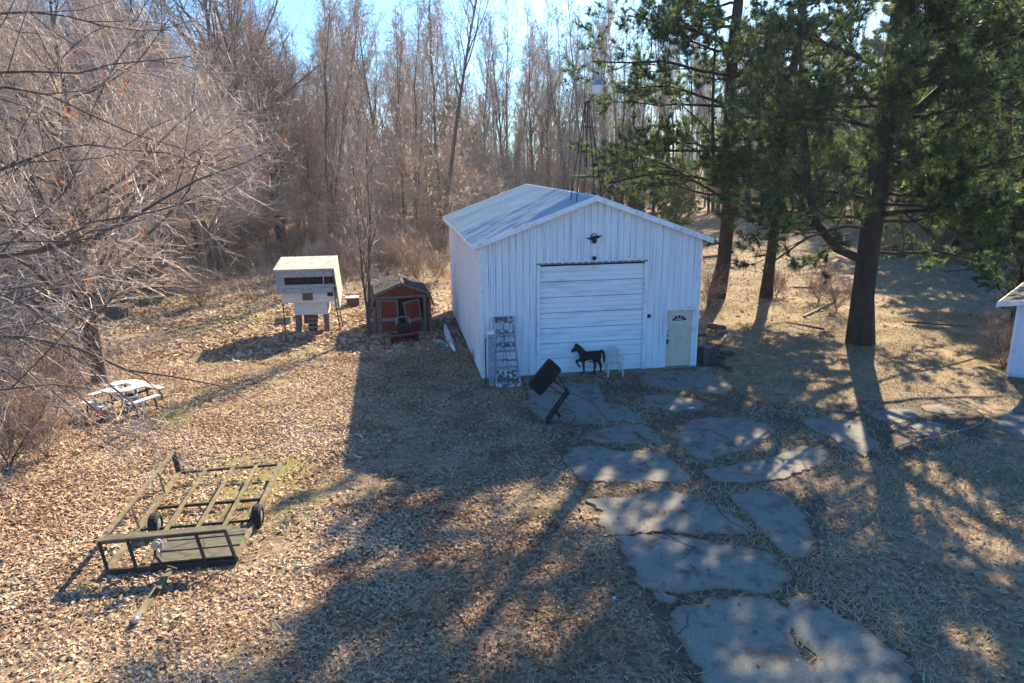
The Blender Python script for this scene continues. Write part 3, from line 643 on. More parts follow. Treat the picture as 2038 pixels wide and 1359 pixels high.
for x, y, x2 in ((-1.12, -.45, -1.08), (1.22, -.35, 1.08)): MB().tube([(x, y, 0), (x2, y-.1, 1.5)], .025, 5).done('prop_pole', IRON, hut)
MB().tube([(1.28, .3, 0), (1.08, .3, 1.5)], .025, 5).done('prop_pole', IRON, hut)
# stack of hollow blocks under the hut
c0 = G(622, 660); bs = 0
for k in range(3):
    t_ = thing('cinder_block', ('hollow cinder block at the bottom of the stack under the raised hut', 'hollow cinder block in the middle of the stack under the raised hut', 'hollow cinder block on top of the stack under the raised hut')[k], 'block', (c0[0]+.04, c0[1]+.05, .20*k), R_(4*k-3), 'cinder blocks stacked under the hut')
    mb = MB(); mb.bx(-.20, .20, -.095, .095, 0, .025); mb.bx(-.20, .20, -.095, .095, .165, .19)
    for x in (-.19, -.01, .17): mb.bx(x, x+.02, -.095, .095, .025, .165)
    mb.done('block_shell', CONC, t_)
    MB().bx(-.17, .17, .06, .094, .025, .165).done('block_core', DARK, t_)
def simple_thing(name, label, cat, loc, rz, parts, group=None):
    t_ = thing(name, label, cat, loc, rz, group)
    for nm_, mb_, mt in parts: mb_.done(nm_, mt, t_)
    return t_
p = G(575, 648); simple_thing('log_pile', 'small dark pile of split logs left of the hut piers', 'logs', (p[0]-.3, p[1]+.3, 0), 0, [('log', MB().tube([(-.35, y, z), (.35, y+.05, z)], .09, 7), OLDWOOD) for y, z in ((0, .09), (.2, .09), (.1, .25))])
p = G(703, 607); sb = thing('storage_box', 'low dark box with a white lid on the leaves behind the twin tree', 'box', (p[0], p[1], 0), R_(5))
mb = MB(); mb.box((0, 0, .20), (.62, .45, .40)); mb.done('box_body', mat('dark_red_brown', (.10, .05, .04), .8), sb); MB().box((-.02, 0, .42), (.66, .5, .05)).done('lid', TRIM, sb)
# ------------------------------------------------------------------ red shed
sp = G(803, 662); shd = thing('red_shed', 'small collapsing red barn shed with broken double doors and vines', 'shed', (sp[0], sp[1], 0), R_(3))
w = 1.22; D = 2.5
gam = [(-w, 0), (w, 0), (w+.02, 1.25), (w-.12, 1.68), (.0, 2.12), (-w+.12, 1.68), (-w-.02, 1.25)]
DX0, DX1, DZ = -.98, .90, 1.52
# front wall pieces around the door
mb = MB(); mb.prism([(-w, 0), (DX0, 0), (DX0, DZ), (-w+.03, DZ)], lambda a, b, d_: (a, d_, b), .05); mb.prism([(DX1, 0), (w, 0), (w-.03, DZ), (DX1, DZ)], lambda a, b, d_: (a, d_, b), .05)
mb.prism([(-w+.02, DZ), (w-.02, DZ), (w-.14, 1.66), (0, 2.08), (-w+.14, 1.66)], lambda a, b, d_: (a, d_, b), .05); mb.done('front_wall', RED, shd)
mb = MB(); mb.bx(-w, -w+.05, .05, D, 0, 1.3); mb.bx(w-.05, w, .05, D, 0, 1.3); mb.prism(gam, lambda a, b, d_: (a, D+d_, b), .05); mb.done('side_wall', RED, shd)
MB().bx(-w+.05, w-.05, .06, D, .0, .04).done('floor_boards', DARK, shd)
rfp = [(-w-.12, 1.18), (-w+.08, 1.72), (0, 2.17), (w-.08, 1.72), (w+.12, 1.18)]
for i in range(4):
    a, b = Vector((rfp[i][0], 0, rfp[i][1])), Vector((rfp[i+1][0], 0, rfp[i+1][1])); m_ = MB()
    n_ = Vector((-(b-a).z, 0, (b-a).x)).normalized()*.04; v = []
    for y in (-.10, D+.15):
        for q_ in (a, b, b+n_, a+n_): v.append((q_.x, y, q_.z))
    m_.add(v, [(0, 1, 2, 3), (7, 6, 5, 4), (0, 4, 5, 1), (1, 5, 6, 2), (2, 6, 7, 3), (3, 7, 4, 0)]).done('roof_slope', ROOFD, shd)
for i in range(4):
    a, b = rfp[i], rfp[i+1]; MB().beam((a[0], -.12, a[1]-.02), (b[0], -.12, b[1]-.02), .03, .09).done('rake_board', REDTRIM, shd)
for x0, x1, z0, z1 in ((DX0-.10, DX0, 0, DZ), (DX1, DX1+.10, 0, DZ), (-w+.03, w-.03, DZ, DZ+.09), (-w-.01, -w+.08, 0, 1.2), (w-.08, w+.01, 0, 1.2)): MB().bx(x0, x1, -.03, -.001, z0, z1).done('trim_board', REDTRIM, shd)
def door(hx_, hw, rz, lean, nm_='door', lab=None):
    piv = Vector((hx_, -.04, .04)); m = Matrix.Rotation(rz, 3, 'Z') @ Matrix.Rotation(lean, 3, 'Y')
    def tr(mb_): mb_.v = [tuple(piv+m @ Vector(v)) for v in mb_.v]; return mb_
    s = 1 if hw > 0 else -1; wd = abs(hw)
    x0, x1 = (0, wd) if s > 0 else (-wd, 0)
    d_ = tr(MB().bx(x0, x1, 0, .03, 0, 1.44)).done(nm_, RED, shd)
    if lab: d_['label'] = lab
    for q_ in ((x0, x1, 0.0, .07), (x0, x1, 1.37, 1.44), (x0, x1, .52, .66)): tr(MB().bx(q_[0], q_[1], -.018, -.001, q_[2], q_[3])).done('batten', OLDWOOD if q_[2] == .52 else REDTRIM, d_)
    for q_ in ((x0, x0+.07), (x1-.07, x1)): tr(MB().bx(q_[0], q_[1], -.022, -.019+.018, .07, 1.37)).done('batten', REDTRIM, d_)
door(DX0+.02, .78, R_(-4), 0, lab='left shed door hanging upright')
door(DX1-.02, -.72, R_(14), R_(-7), lab='right shed door sagging off its hinge')
# vines on the shed are built with the twigs below
# ------------------------------------------------------------------ mower in front of the shed
mp = G(806, 682); mw = thing('push_mower', 'dark mower with a curved red bumper standing before the red shed', 'mower', (mp[0], mp[1], 0), R_(4))
MB().bx(-.42, .42, -.05, .55, .16, .30).done('deck', BLACK, mw)
mb = MB(); mb.tube([(-.52, -.12, .34), (-.3, -.20, .35), (0, -.22, .37), (.3, -.20, .40), (.52, -.12, .44)], .055, 7); mb.done('bumper', REDP, mw, True)
MB().box((0, .35, .50), (.50, .42, .42)).done('engine', BLACK, mw)
MB().tube([(-.28, .45, .68), (-.26, .55, .92), (0, .58, .98), (.26, .55, .92), (.28, .45, .68)], .022, 6).done('handle', GREYM, mw)
for x, y in ((-.50, 0), (.50, 0), (-.46, .55), (.46, .55)):
    MB().lathe([(.05, -.06), (.15, -.06), (.17, -.03), (.17, .03), (.15, .06), (.05, .06)], 14, (x, y, .17), 'x').done('wheel', RUBBER, mw)
# white debris by the garage side
wl = [G(u, v, .10) for u, v in ((886, 647), (889, 662), (896, 680))]
o_ = MB().tube([wl[0], wl[1]*.5+wl[0]*.5, wl[1], wl[2]], [.05, .09, .12, .13], 8).done('rolled_tarp', mat('white_tarp', (.72, .75, .80), .6, 0, (.5, .5, .5), 6, bump=.3), None); tag(o_, 'long white rolled tarp lying beside the garage side wall', 'tarp')
wl = [G(u, v, .06) for u, v in ((897, 684), (901, 690), (905, 698))]
o_ = MB().tube(wl, [.07, .08, .04], 7).done('tarp_scrap', WHT2); tag(o_, 'short white scrap just in front of the rolled tarp', 'scrap')
wl = [G(u, v, .06) for u, v in ((862, 678), (875, 680), (890, 688))]
o_ = MB().tube(wl, [.06, .09, .08], 7).done('plastic_sack', mat('green_white_sack', (.50, .55, .48), .6, 0, (.06, .16, .07), 7, lo=.45, hi=.55)); tag(o_, 'crumpled green and white sack left of the rolled tarp', 'sack')
for k, (a, b) in enumerate((((905, 660), (925, 690)), ((912, 655), (940, 700)))):
    o_ = MB().tube([G(*a, .04), G(*b, .04)], .025, 5).done('pipe', IRON); tag(o_, ('thin dark pipe on the ground close to the white tarp', 'longer dark pipe lying against the garage side wall')[k], 'pipe', None, None)
# ------------------------------------------------------------------ flatbed trailer
zb0, zb1, zt2 = .10, .24, .62
A, B = G(215, 1135, zb0), G(470, 1112, zb0); C_, D_ = G(357, 940, zb1), G(558, 924, zb1)
O = np.array([(A[0]+B[0])/2, (A[1]+B[1])/2, 0])
tr = thing('utility_trailer', 'rusty olive open trailer frame with a single side rail on the fallen leaves', 'trailer', O)
L = lambda p: tuple(np.array(p)-O)
def fr2(s, t_, dz=0):
    a = A+(C_-A)*t_; b = B+(D_-B)*t_; p = a+(b-a)*s; return L(p+np.array([0, 0, dz]))
TA, TB, TE = G(197, 1080, zt2), G(449, 1056, zt2), G(345, 899, .70)
def bar(n_, a, b, w_=.08, h_=.06, m=None, par=None): return MB().beam(a, b, w_, h_).done(n_, m or TRWOOD, par or tr)
bar('side_frame', fr2(0, 0), fr2(0, 1), .11, .07); bar('side_frame', fr2(1, 0), fr2(1, 1), .09, .09)
bar('front_frame', fr2(0, -.005, -.03), fr2(1, -.005, -.03), .06, .12, TRDARK); bar('rear_bar', fr2(0, 1.0), fr2(1, 1.0), .07, .05, TRDARK)
bar('cross_bar', fr2(0, .60, -.05), fr2(1, .60, -.05), .06, .06, TRDARK)
bar('cross_bar', fr2(0, .30, -.05), fr2(1, .30, -.05), .06, .06, TRDARK)
for s in (.26, .53, .76): bar('floor_rail', fr2(s, .02, .02), fr2(s, 1, .02), .075, .04)
bar('under_rail', fr2(.30, .1, -.08), fr2(.22, .72, -.08), .06, .05); bar('under_rail', fr2(.62, .1, -.08), fr2(.70, .72, -.08), .06, .05); bar('under_rail', fr2(.88, .3, -.08), fr2(.94, .72, -.08), .05, .05)
for k in range(3):
    MB().beam(fr2(.34, .045+.095*k, .05), fr2(.985, .045+.095*k, .05), .34, .03).done('deck_plank', PLANK, tr)
MB().beam(tuple(Vector(L(TA))+Vector((.02, .10, 0))), tuple(Vector(L(TB))+Vector((-.02, .10, 0))), .24, .035).done('top_board', PLANK, tr)
bar('top_rail', L(TA), L(TB), .04, .06, TRDARK)
for s in (0, .22, .76, 1.0):
    a = Vector(fr2(s, -.005)); b = Vector(L(TA+(TB-TA)*(s*.995))); bar('front_post', a, b, .045, .05, TRDARK)
bar('side_rail', L(TA), L(TE), .07, .05); MB().beam(fr2(0, 1.0), L(TE), .12, .05, up=(0, 1, 0)).done('rear_post', TRDARK, tr)
for t_ in (.36, .74): bar('rail_post', fr2(.02, t_*.98), L(TA+(TE-TA)*t_), .03, .03)
tq = .36; axl = MB().tube([fr2(.02, tq, -.02), fr2(1.0, tq, -.02)], .03, 6).done('axle', TRDARK, tr)
wd = Vector(fr2(1, tq))-Vector(fr2(0, tq)); an = math.atan2(wd.y, wd.x)
for s in (.15, 1.03):
    c = Vector(fr2(s, tq)); c.z = .225
    mb = MB().lathe([(.15, -.09), (.20, -.09), (.235, -.05), (.235, .05), (.20, .09), (.15, .09)], 20, (0, 0, 0), 'x')
    m = Matrix.Rotation(an, 3, 'Z'); mb.v = [tuple(c+m @ Vector(v)) for v in mb.v]; tyre = mb.done('wheel', RUBBER, tr)
    mb = MB().lathe([(0, -.05), (.15, -.06), (.16, .06), (.05, .085), (.0, .09)], 16, (0, 0, 0), 'x'); mb.v = [tuple(c+m @ Vector(v)) for v in mb.v]; mb.done('rim', GREYM, tyre)
if True:
    a = fr2(.5, 0, -.04); b = L(G(278, 1224, .06)); MB().beam(a, b, .11, .07).done('tongue', TRWOOD, tr)
    mb = MB(); v = Vector(b)-Vector(a); v.normalize(); mb.beam(Vector(b)-v*.05, Vector(b)+v*.18, .09, .09); mb.lathe([(.06, 0), (.06, .05), (0, .07)], 10, tuple(Vector(b)+v*.15)); mb.done('coupler', GREYM, tr)
    mid = Vector(a)+(Vector(b)-Vector(a))*.62; MB().tube([mid+Vector((0, 0, -.02)), mid+Vector((.10, .04, .12))], .05, 8).done('tongue_bracket', TRDARK, tr)
    jt = Vector(L(G(316, 1082, .62))); jb = Vector(fr2(.52, -.01))
    MB().tube([jt+Vector((-.05, -.05, -.03)), jt+Vector((-.06, -.08, -.18)), jt+Vector((.05, -.12, -.36)), jb+Vector((-.05, -.12, .05)), jb+Vector((.06, -.1, -.02))], .025, 7).done('jack_pipe', TRDARK, tr)
    mb = MB().lathe([(0, -.05), (.085, -.05), (.085, -.04), (.035, -.035), (.035, .035), (.085, .04), (.085, .05), (0, .05)], 14, tuple(jt+Vector((-.02, -.06, .02))), 'y'); mb.box(tuple(jt+Vector((.02, -.03, .0))), (.12, .10, .12)); mb.done('winch', GREYM, tr)
    MB().tube([jt+Vector((0, -.1, .02)), jt+Vector((.06, -.2, -.06)), jt+Vector((.09, -.2, -.16))], .012, 5).done('winch_handle', GREYM, tr)
# ------------------------------------------------------------------ picnic table
tp = G(244, 766, .74); pt = thing('picnic_table', 'white octagonal picnic table with cut out centre and attached benches', 'table', (tp[0], tp[1], 0), R_(8))
oc = [(math.cos(math.pi/8+k*math.pi/4), math.sin(math.pi/8+k*math.pi/4)) for k in range(8)]
for k in range(8):
    a, b = oc[k], oc[(k+1) % 8]; ro, ri = .80, .30
    pl = [(a[0]*ri, a[1]*ri), (a[0]*ro, a[1]*ro), (b[0]*ro, b[1]*ro), (b[0]*ri, b[1]*ri)]
    if k not in (3,): MB().prism(pl, lambda x, y, d_: (x, y, .72+d_), .035).done('top_segment', TABLEW, pt)
for k in range(4):
    an = R_(45)+k*math.pi/2; c = Vector((math.cos(an)*1.16, math.sin(an)*1.16, .44))
    MB().box(tuple(c), (1.15, .27, .04), rz=an+math.pi/2).done('bench', TABLEW, pt)
    for s in (-.38, .38):
        q_ = c+Vector((-math.sin(an)*s, math.cos(an)*s, 0)); MB().beam((q_.x*1.05, q_.y*1.05, 0), (q_.x, q_.y, .42), .05, .05).done('leg', BLACK, pt)
    MB().beam((c.x*.25, c.y*.25, .36), (c.x, c.y, .40), .05, .06).done('support_arm', BLACK, pt)
for k in range(4):
    an = k*math.pi/2; MB().beam((math.cos(an)*.45, math.sin(an)*.45, 0), (math.cos(an)*.38, math.sin(an)*.38, .72), .07, .07).done('table_leg', REDTRIM, pt)
pt.scale = (.82, .82, .95)
bp_ = MB(); bp_.lathe([(.16, 0), (.18, .5), (.17, .5), (.15, .02)], 14); bk = thing('bucket', 'dark green bucket standing under the picnic table', 'bucket', (tp[0]+.28, tp[1]-.30, 0)); bp_.done('bucket_body', mat('dark_green_plastic', (.02, .09, .07), .5), bk)
MB().lathe([(.185, .48), (.195, .48), (.195, .51), (.175, .51)], 14).done('rim', TRIM, bk)
# ------------------------------------------------------------------ garden hose
hpx = [(1776, 902), (1782, 893), (1800, 884), (1830, 876), (1870, 868), (1910, 857), (1940, 848), (1957, 838), (1957, 826), (1945, 815), (1925, 805), (1903, 796)]
hw_ = [G(u, v, .05) for u, v in hpx]; pts = []
for i in range(len(hw_)-1):
    p0_, p1_, p2_, p3_ = hw_[max(i-1, 0)], hw_[i], hw_[i+1], hw_[min(i+2, len(hw_)-1)]
    for k in range(4):
        t_ = k/4; pts.append(.5*((2*p1_)+(-p0_+p2_)*t_+(2*p0_-5*p1_+4*p2_-p3_)*t_*t_+(-p0_+3*p1_-3*p2_+p3_)*t_**3))
pts.append(hw_[-1]); o_ = MB().tube(pts, .016, 6).done('garden_hose', HOSE, None, True); tag(o_, 'green garden hose curving across the broken asphalt', 'hose')
# boards, litter
def board(a, b, w_, h_, label, m=OLDWOOD, name='board', z=.04, cat='board'):
    o = MB().beam(G(*a, z), G(*b, z), w_, h_).done(name, m); tag(o, label, cat); return o
board((1045, 805), (1069, 813), .10, .05, 'short pale board on the grass left of the toppled hoop')
board((1318, 752), (1342, 771), .05, .03, 'narrow stick of wood lying on the apron before the entry door')
board((1580, 571), (1625, 572), .25, .12, 'dark plank lying in sunny straw between the pines')
board((1600, 630), (1660, 600), .10, .10, 'fallen grey limb between the slim pine and the great pine')
p = G(1338, 815, .04); o_ = MB().box((p[0]+.6, p[1], .05), (.16, .05, .03)).done('paper_scrap', TRIM); tag(o_, 'tiny white paper scrap on the dark asphalt', 'litter')
p = G(1223, 1190, .03); o_ = MB().lathe([(0, .05), (.03, .04), (.04, .0)], 8, (p[0], p[1], 0)).done('bottle_cap', mat('pale_blue_plastic', (.4, .6, .75), .4)); tag(o_, 'pale blue plastic lid on the grass beside the lower asphalt', 'litter')
# broken boards leaning at the right side of the garage
p = G(1395, 640); lb = thing('leaning_boards', 'dark broken boards leaning against the right wall of the garage', 'boards', (W_+.1, 5.2, 0))
for k, (x, y, r1) in enumerate(((.15, .2, 1.25), (.3, -.5, 1.1), (.2, -1.3, .9), (.5, .8, 1.0))): MB().beam((x+.75, y-.4, .0), (.12, y+.3, r1*1.5), .22, .04, up=(1, 0, .6)).done('board', OLDWOOD, lb)
p = G(1412, 725); stp = thing('tree_stump', 'split grey stump beside the right front corner of the garage', 'stump', (p[0], p[1]+.3, 0))
mb = MB(); n_ = 14; prof = []
rs = [.30+.06*math.sin(3*k)+.04*math.cos(5*k) for k in range(n_)]
v = [(math.cos(2*math.pi*k/n_)*rs[k]*1.25, math.sin(2*math.pi*k/n_)*rs[k]*1.25, -.03) for k in range(n_)]+[(math.cos(2*math.pi*k/n_)*rs[k], math.sin(2*math.pi*k/n_)*rs[k], .62+.05*math.sin(k*2.3)) for k in range(n_)]+[(0, 0, .6)]
mb.add(v, [(k, (k+1) % n_, (k+1) % n_+n_, k+n_) for k in range(n_)]); mb.done('trunk', BARK, stp)
MB().add(v, [(k+n_, (k+1) % n_+n_, 2*n_) for k in range(n_)]).done('cut_top', OLDWOOD, stp)
lgs = [((1428, 720), (1455, 735), .12, 'short dark log on the ground beside the split stump'), ((1440, 655), (1412, 648), .16, 'thick dark log behind the split stump near the garage'), ((1405, 685), (1432, 690), .10, 'thin mossy log lying just behind the split stump'), ((1445, 668), (1425, 700), .07, 'slanting thin log leaning toward the split stump')]
for a, b, r_, lab in lgs: o_ = MB().tube([G(*a, r_), G(*b, r_*.9)], [r_, r_*.85], 9).done('log', BARK); tag(o_, lab, 'log')
p = G(1402, 738); o_ = MB().box((p[0], p[1], .05), (.22, .14, .1), rz=.4).done('rubble_stone', CONC); tag(o_, 'pale broken stone at the right front corner of the garage', 'stone')
rs_ = random.Random(5)
for k in range(7):
    u, v = rs_.uniform(1396, 1450), rs_.uniform(650, 738); p = G(u, v); s_ = rs_.uniform(.12, .28)
    t_ = thing('rubble_chunk', 'dark chunk of broken wood in the debris along the right garage wall', 'debris', (max(p[0], W_+.35), p[1], 0), rs_.uniform(0, 3), 'debris beside the garage')
    MB().box((0, 0, s_*.3), (s_*2, s_*.8, s_*.6), rx=.15, ry=.1).done('chunk', OLDWOOD if k % 2 else BARK, t_)
# ------------------------------------------------------------------ white outbuilding at the right edge
wc = G(2003, 748); ob = thing('white_outbuilding', 'white lap sided outbuilding cut off by the right edge', 'building', (wc[0], wc[1], 0), R_(-52))
OW, OD, OH = 5.0, 6.0, 2.45; ps = .12
OBW = mat('white_lap_siding', (.66, .70, .76), .6, 0, (.48, .52, .56), 5, (1, 1, 4), .5, .8)
MB().bx(.03, OW-.03, .03, OD, 0, OH).done('wall', OBW, ob)
for k in range(12):
    z0 = .12+.2*k; v = [(0, -.012, z0), (OW, -.012, z0), (OW, .015, z0+.2), (0, .015, z0+.2), (0, .03, z0), (OW, .03, z0)]
    MB().add(v, [(0, 1, 2, 3), (4, 5, 1, 0)]).done('lap_board', OBW, ob)
for k in range(12):
    z0 = .12+.2*k; v = [(-.012, 0, z0), (-.012, OD, z0), (.015, OD, z0+.2), (.015, 0, z0+.2), (.03, 0, z0), (.03, OD, z0)]
    MB().add(v, [(3, 2, 1, 0), (0, 1, 5, 4)]).done('lap_board', OBW, ob)
MB().bx(-.02, .05, -.022, -.013, .1, OH).done('corner_trim', TRIM, ob)
gp = [(0, OH), (OW, OH), (OW/2, OH+OW/2*.20)]
MB().prism(gp, lambda a, b, d_: (a, d_, b), .05).done('gable', OBW, ob)
for s, x0 in ((1, -.50), (-1, OW+.5)):
    za, zb = OH-.10, OH+OW/2*.20+.0
    MB().prism([(x0, za), (OW/2, zb), (OW/2, zb+.17), (x0, za+.17)], lambda a, b, d_: (a, -.42+d_, b), .03).done('rake_board', TRIM, ob)
    v = [(x0, -.39, za), (OW/2, -.39, zb), (OW/2, OD+.3, zb), (x0, OD+.3, za), (x0, -.39, za+.12), (OW/2, -.39, zb+.12), (OW/2, OD+.3, zb+.12), (x0, OD+.3, za+.12)]
    MB().add(v, [(0, 1, 2, 3), (7, 6, 5, 4), (0, 3, 7, 4), (0, 4, 5, 1), (2, 6, 7, 3)]).done('roof_slope', ROOFD, ob)
MB().bx(-.53, -.50, -.42, OD+.3, OH-.12, OH+.04).done('eave_fascia', TRIM, ob)
# ------------------------------------------------------------------ junk pile at the far left
jk = [((232, 632), (1.2, .7, .5), (.12, .12, .12), 'grey plastic tub at the front of the junk pile'), ((205, 590), (.8, .6, .5), (.03, .04, .06), 'dark drum shaped bin left in the junk pile'), ((270, 610), (2.4, 1.0, .35), (.12, .13, .10), 'low dark olive sheet covering the junk pile'), ((300, 585), (1.2, .8, .7), (.03, .03, .04), 'black box at the right end of the junk pile'), ((250, 588), (1.4, .9, .6), (.22, .22, .21), 'grey crate in the middle of the junk pile'), ((215, 612), (1.0, .7, .6), (.20, .25, .22), 'grey green box behind the front tub of the junk pile'), ((60, 590), (.6, .5, .4), (.35, .42, .45), 'pale grey tub alone in the grass at the left edge')]
for k, ((u, v), dm, cl, lab) in enumerate(jk):
    p = G(u, v); t_ = thing('storage_tub', lab, 'tub', (p[0], p[1]+dm[1]/2, 0), R_(10*k % 37), None)
    mt = mat('junk_colour', cl, .6, 0, tuple(c*.6 for c in cl), 5)
    mb = MB(); x, y, z = dm[0]/2, dm[1]/2, dm[2]
    mb.add([(-x*.85, -y*.85, 0), (x*.85, -y*.85, 0), (x*.85, y*.85, 0), (-x*.85, y*.85, 0), (-x, -y, z), (x, -y, z), (x, y, z), (-x, y, z)], [(3, 2, 1, 0), (0, 1, 5, 4), (1, 2, 6, 5), (2, 3, 7, 6), (3, 0, 4, 7)]); mb.done('tub_body', mt, t_)
    MB().box((0, 0, z+.02), (x*2+.06, y*2+.06, .06)).done('lid', mt, t_)
#==VEG==
# ------------------------------------------------------------------ vegetation helpers
def nrmz(a): return a/np.maximum(np.linalg.norm(a, axis=-1, keepdims=True), 1e-9)
class TB:
    """collects tubes, needles and leaves as numpy arrays"""
    def __init__(s): s.v = []; s.q = []; s.t = []; s.rq = []; s.rt = []; s.n = 0
    def raw(s, v, q=None, t=None, rq=None, rt=None):
        v = v.reshape(-1, 3)
        if q is not None: s.q.append(q+s.n); s.rq.append(rq)
        if t is not None: s.t.append(t+s.n); s.rt.append(rt)
        s.v.append(v); s.n += len(v)
    def tubes(s, P, R, k, rg, tip=False, rnd=None):
        B, n, _ = P.shape
        if B == 0: return
        T = nrmz(np.gradient(P, axis=1)); ref = np.where(np.abs(T[:, :1, 2:3]) < .9, np.array([0, 0, 1.]), np.array([1., 0, 0]))
        N = nrmz(np.cross(T, np.broadcast_to(ref, T.shape))); Bn = np.cross(T, N)
        a = np.arange(k)*2*np.pi/k
        m = n-1 if tip else n
        ring = P[:, :m, None]+(N[:, :m, None]*np.cos(a)[None, None, :, None]+Bn[:, :m, None]*np.sin(a)[None, None, :, None])*R[:, :m, None, None]
        V = ring.reshape(B, m*k, 3)
        if tip: V = np.concatenate([V, P[:, -1:]], 1)
        per = V.shape[1]; off = (np.arange(B)*per)[:, None, None]
        rb = rg.random(B) if rnd is None else rnd
        qs = None; rq = None
        if m > 1:
            i = np.arange(m-1)[:, None]; j = np.arange(k)[None]; j2 = (j+1) % k
            q = np.stack([i*k+j, i*k+j2, (i+1)*k+j2, (i+1)*k+j], -1).reshape(-1, 4)
            qs = (q[None]+off).reshape(-1, 4); rq = np.repeat(rb, len(q))
        ts = None; rt = None
        if tip:
            j = np.arange(k); t = np.stack([(m-1)*k+j, (m-1)*k+(j+1) % k, np.full(k, m*k)], -1); ts = (t[None]+off).reshape(-1, 3); rt = np.repeat(rb, k)
        s.raw(V, qs, ts, rq, rt)
    def mesh(s, name, mat, smooth=False):
        q = np.vstack(s.q) if s.q else None; t = np.vstack(s.t) if s.t else None
        r = np.concatenate(([np.concatenate(s.rq)] if s.rq else [])+([np.concatenate(s.rt)] if s.rt else []))
        return fast_mesh(name, np.vstack(s.v), q, t, mat, r, smooth)
def spawn(rg, P, R, k, t0, t1, ang, lf, n=4, up=0.0, wob=.15, rr=.55, flat=0.0, taper=.35, tpow=1.0, asp=.25, shape=None, minr=.004):
    """k children on every parent polyline"""
    B, m, _ = P.shape; N = B*k; pi = np.repeat(np.arange(B), k)
    t = t0+(t1-t0)*((np.tile(np.arange(k), B)+rg.random(N))/k)**tpow
    f = t*(m-1); i = np.minimum(f.astype(int), m-2); f = (f-i)[:, None]
    base = P[pi, i]*(1-f)+P[pi, i+1]*f; T = nrmz(P[pi, i+1]-P[pi, i]); rad = R[pi, i]*(1-f[:, 0])+R[pi, i+1]*f[:, 0]
    plen = np.linalg.norm(np.diff(P, axis=1), axis=2).sum(1)[pi]
    rv = rg.normal(size=(N, 3)); rv[:, 2] *= (1-flat); pr = nrmz(rv-T*(rv*T).sum(1, keepdims=True))
    a = ang*(1+asp*rg.normal(size=N))[:, None]
    d = nrmz(np.cos(a)*T+np.sin(a)*pr+np.array([0, 0, up]))
    ln = lf*plen*(.6+.8*rg.random(N))*(1-taper*t if shape is None else shape(t))
    Q = [base]; cur = d
    for j in range(n-1):
        cur = nrmz(cur+rg.normal(size=(N, 3))*wob+np.array([0, 0, up*.35])); Q.append(Q[-1]+cur*(ln/(n-1))[:, None])
    C = np.stack(Q, 1); r0 = np.maximum(rad*rr*(.7+.5*rg.random(N)), minr)
    RR = r0[:, None]*np.linspace(1, .35, n)[None]
    return C, RR, t, pi
def bare_tree(rg, H, r0, limbs=26, z0=.3, ang=.75, lf=.30, k2=7, k3=6, k4=5, up=.25, lean=.03, minr=.006, tw=.45, shape=None, fork=1, mats=(None, None), extra=None):
    """returns trunk mesh, crown mesh"""
    n = 12; zz = np.linspace(0, 1, n); tp = TB(); cr = TB(); Ps = []; Rs = []
    for q in range(fork):
        d = rg.normal(size=2)*lean*H*(1 if fork == 1 else 3.5); c = np.cumsum(rg.normal(size=(n, 2))*.012*H, 0)*zz[:, None]
        sp = d[None]*zz[:, None]**1.2+c*.5; P = np.column_stack([sp, zz*H*(1-.12*q)]); P[0, 2] = -.15
        Rr = r0*(1-.2*q)*(1-zz*.93); Rr[0] *= 1.35
        Ps.append(P); Rs.append(np.maximum(Rr, .012))
    P1 = np.stack(Ps); R1 = np.stack(Rs); tp.tubes(P1, R1, 8, rg)
    shp = shape or (lambda t: (1.25-t)*np.clip((t-z0+.25)*3, 0.3, 1))
    P2, R2, _, _ = spawn(rg, P1, R1, limbs, z0, .98, ang, lf, 6, up, .13, .5, shape=shp, minr=.015); tp.tubes(P2, R2, 5, rg)
    P3, R3, _, _ = spawn(rg, P2, R2, k2, .15, 1, .75, .6, 5, up*.6, .2, .55, minr=minr*1.6); cr.tubes(P3, R3, 3, rg)
    P4, R4, _, _ = spawn(rg, P3, R3, k3, .1, 1, .75, .7, 4, up*.4, .25, .55, minr=minr*1.15); cr.tubes(P4, R4, 3, rg, True)
    P5, R5, _, _ = spawn(rg, P4, R4, k4, .1, 1, .7, tw*1.2, 3, up*.3, .25, .7, minr=minr); cr.tubes(P5[:, ::2], R5[:, ::2], 3, rg, True)
    return tp.mesh('trunk', mats[0], True), cr.mesh('crown', mats[1])
def place_tree(name, meshes, loc, rz, sc, label, group=None, cat='tree', parts=('trunk', 'crown')):
    t_ = thing(name, label, cat, loc, rz, group); t_.scale = (sc, sc, sc) if not hasattr(sc, '__len__') else sc
    for n_, m_ in zip(parts, meshes):
        if m_ is None: continue
        o = bpy.data.objects.new(n_, m_); link(o); o.parent = t_
    return t_
def needles(tb, rg, base, axis, per=10, ln=.22, w=.016, spread=.75):
    N = len(base); B = np.repeat(base, per, 0); A = np.repeat(axis, per, 0)
    d = nrmz(A+rg.normal(size=(N*per, 3))*spread); l = ln*(.6+.6*rg.random(N*per))[:, None]
    s = nrmz(np.cross(d, rg.normal(size=d.shape)))*w
    V = np.stack([B+s, B-s, B+d*l], 1); t = np.arange(N*per*3).reshape(-1, 3)
    rn = np.repeat(rg.random(N), per)*.75+rg.random(N*per)*.25
    tb.raw(V, None, t, None, rn)
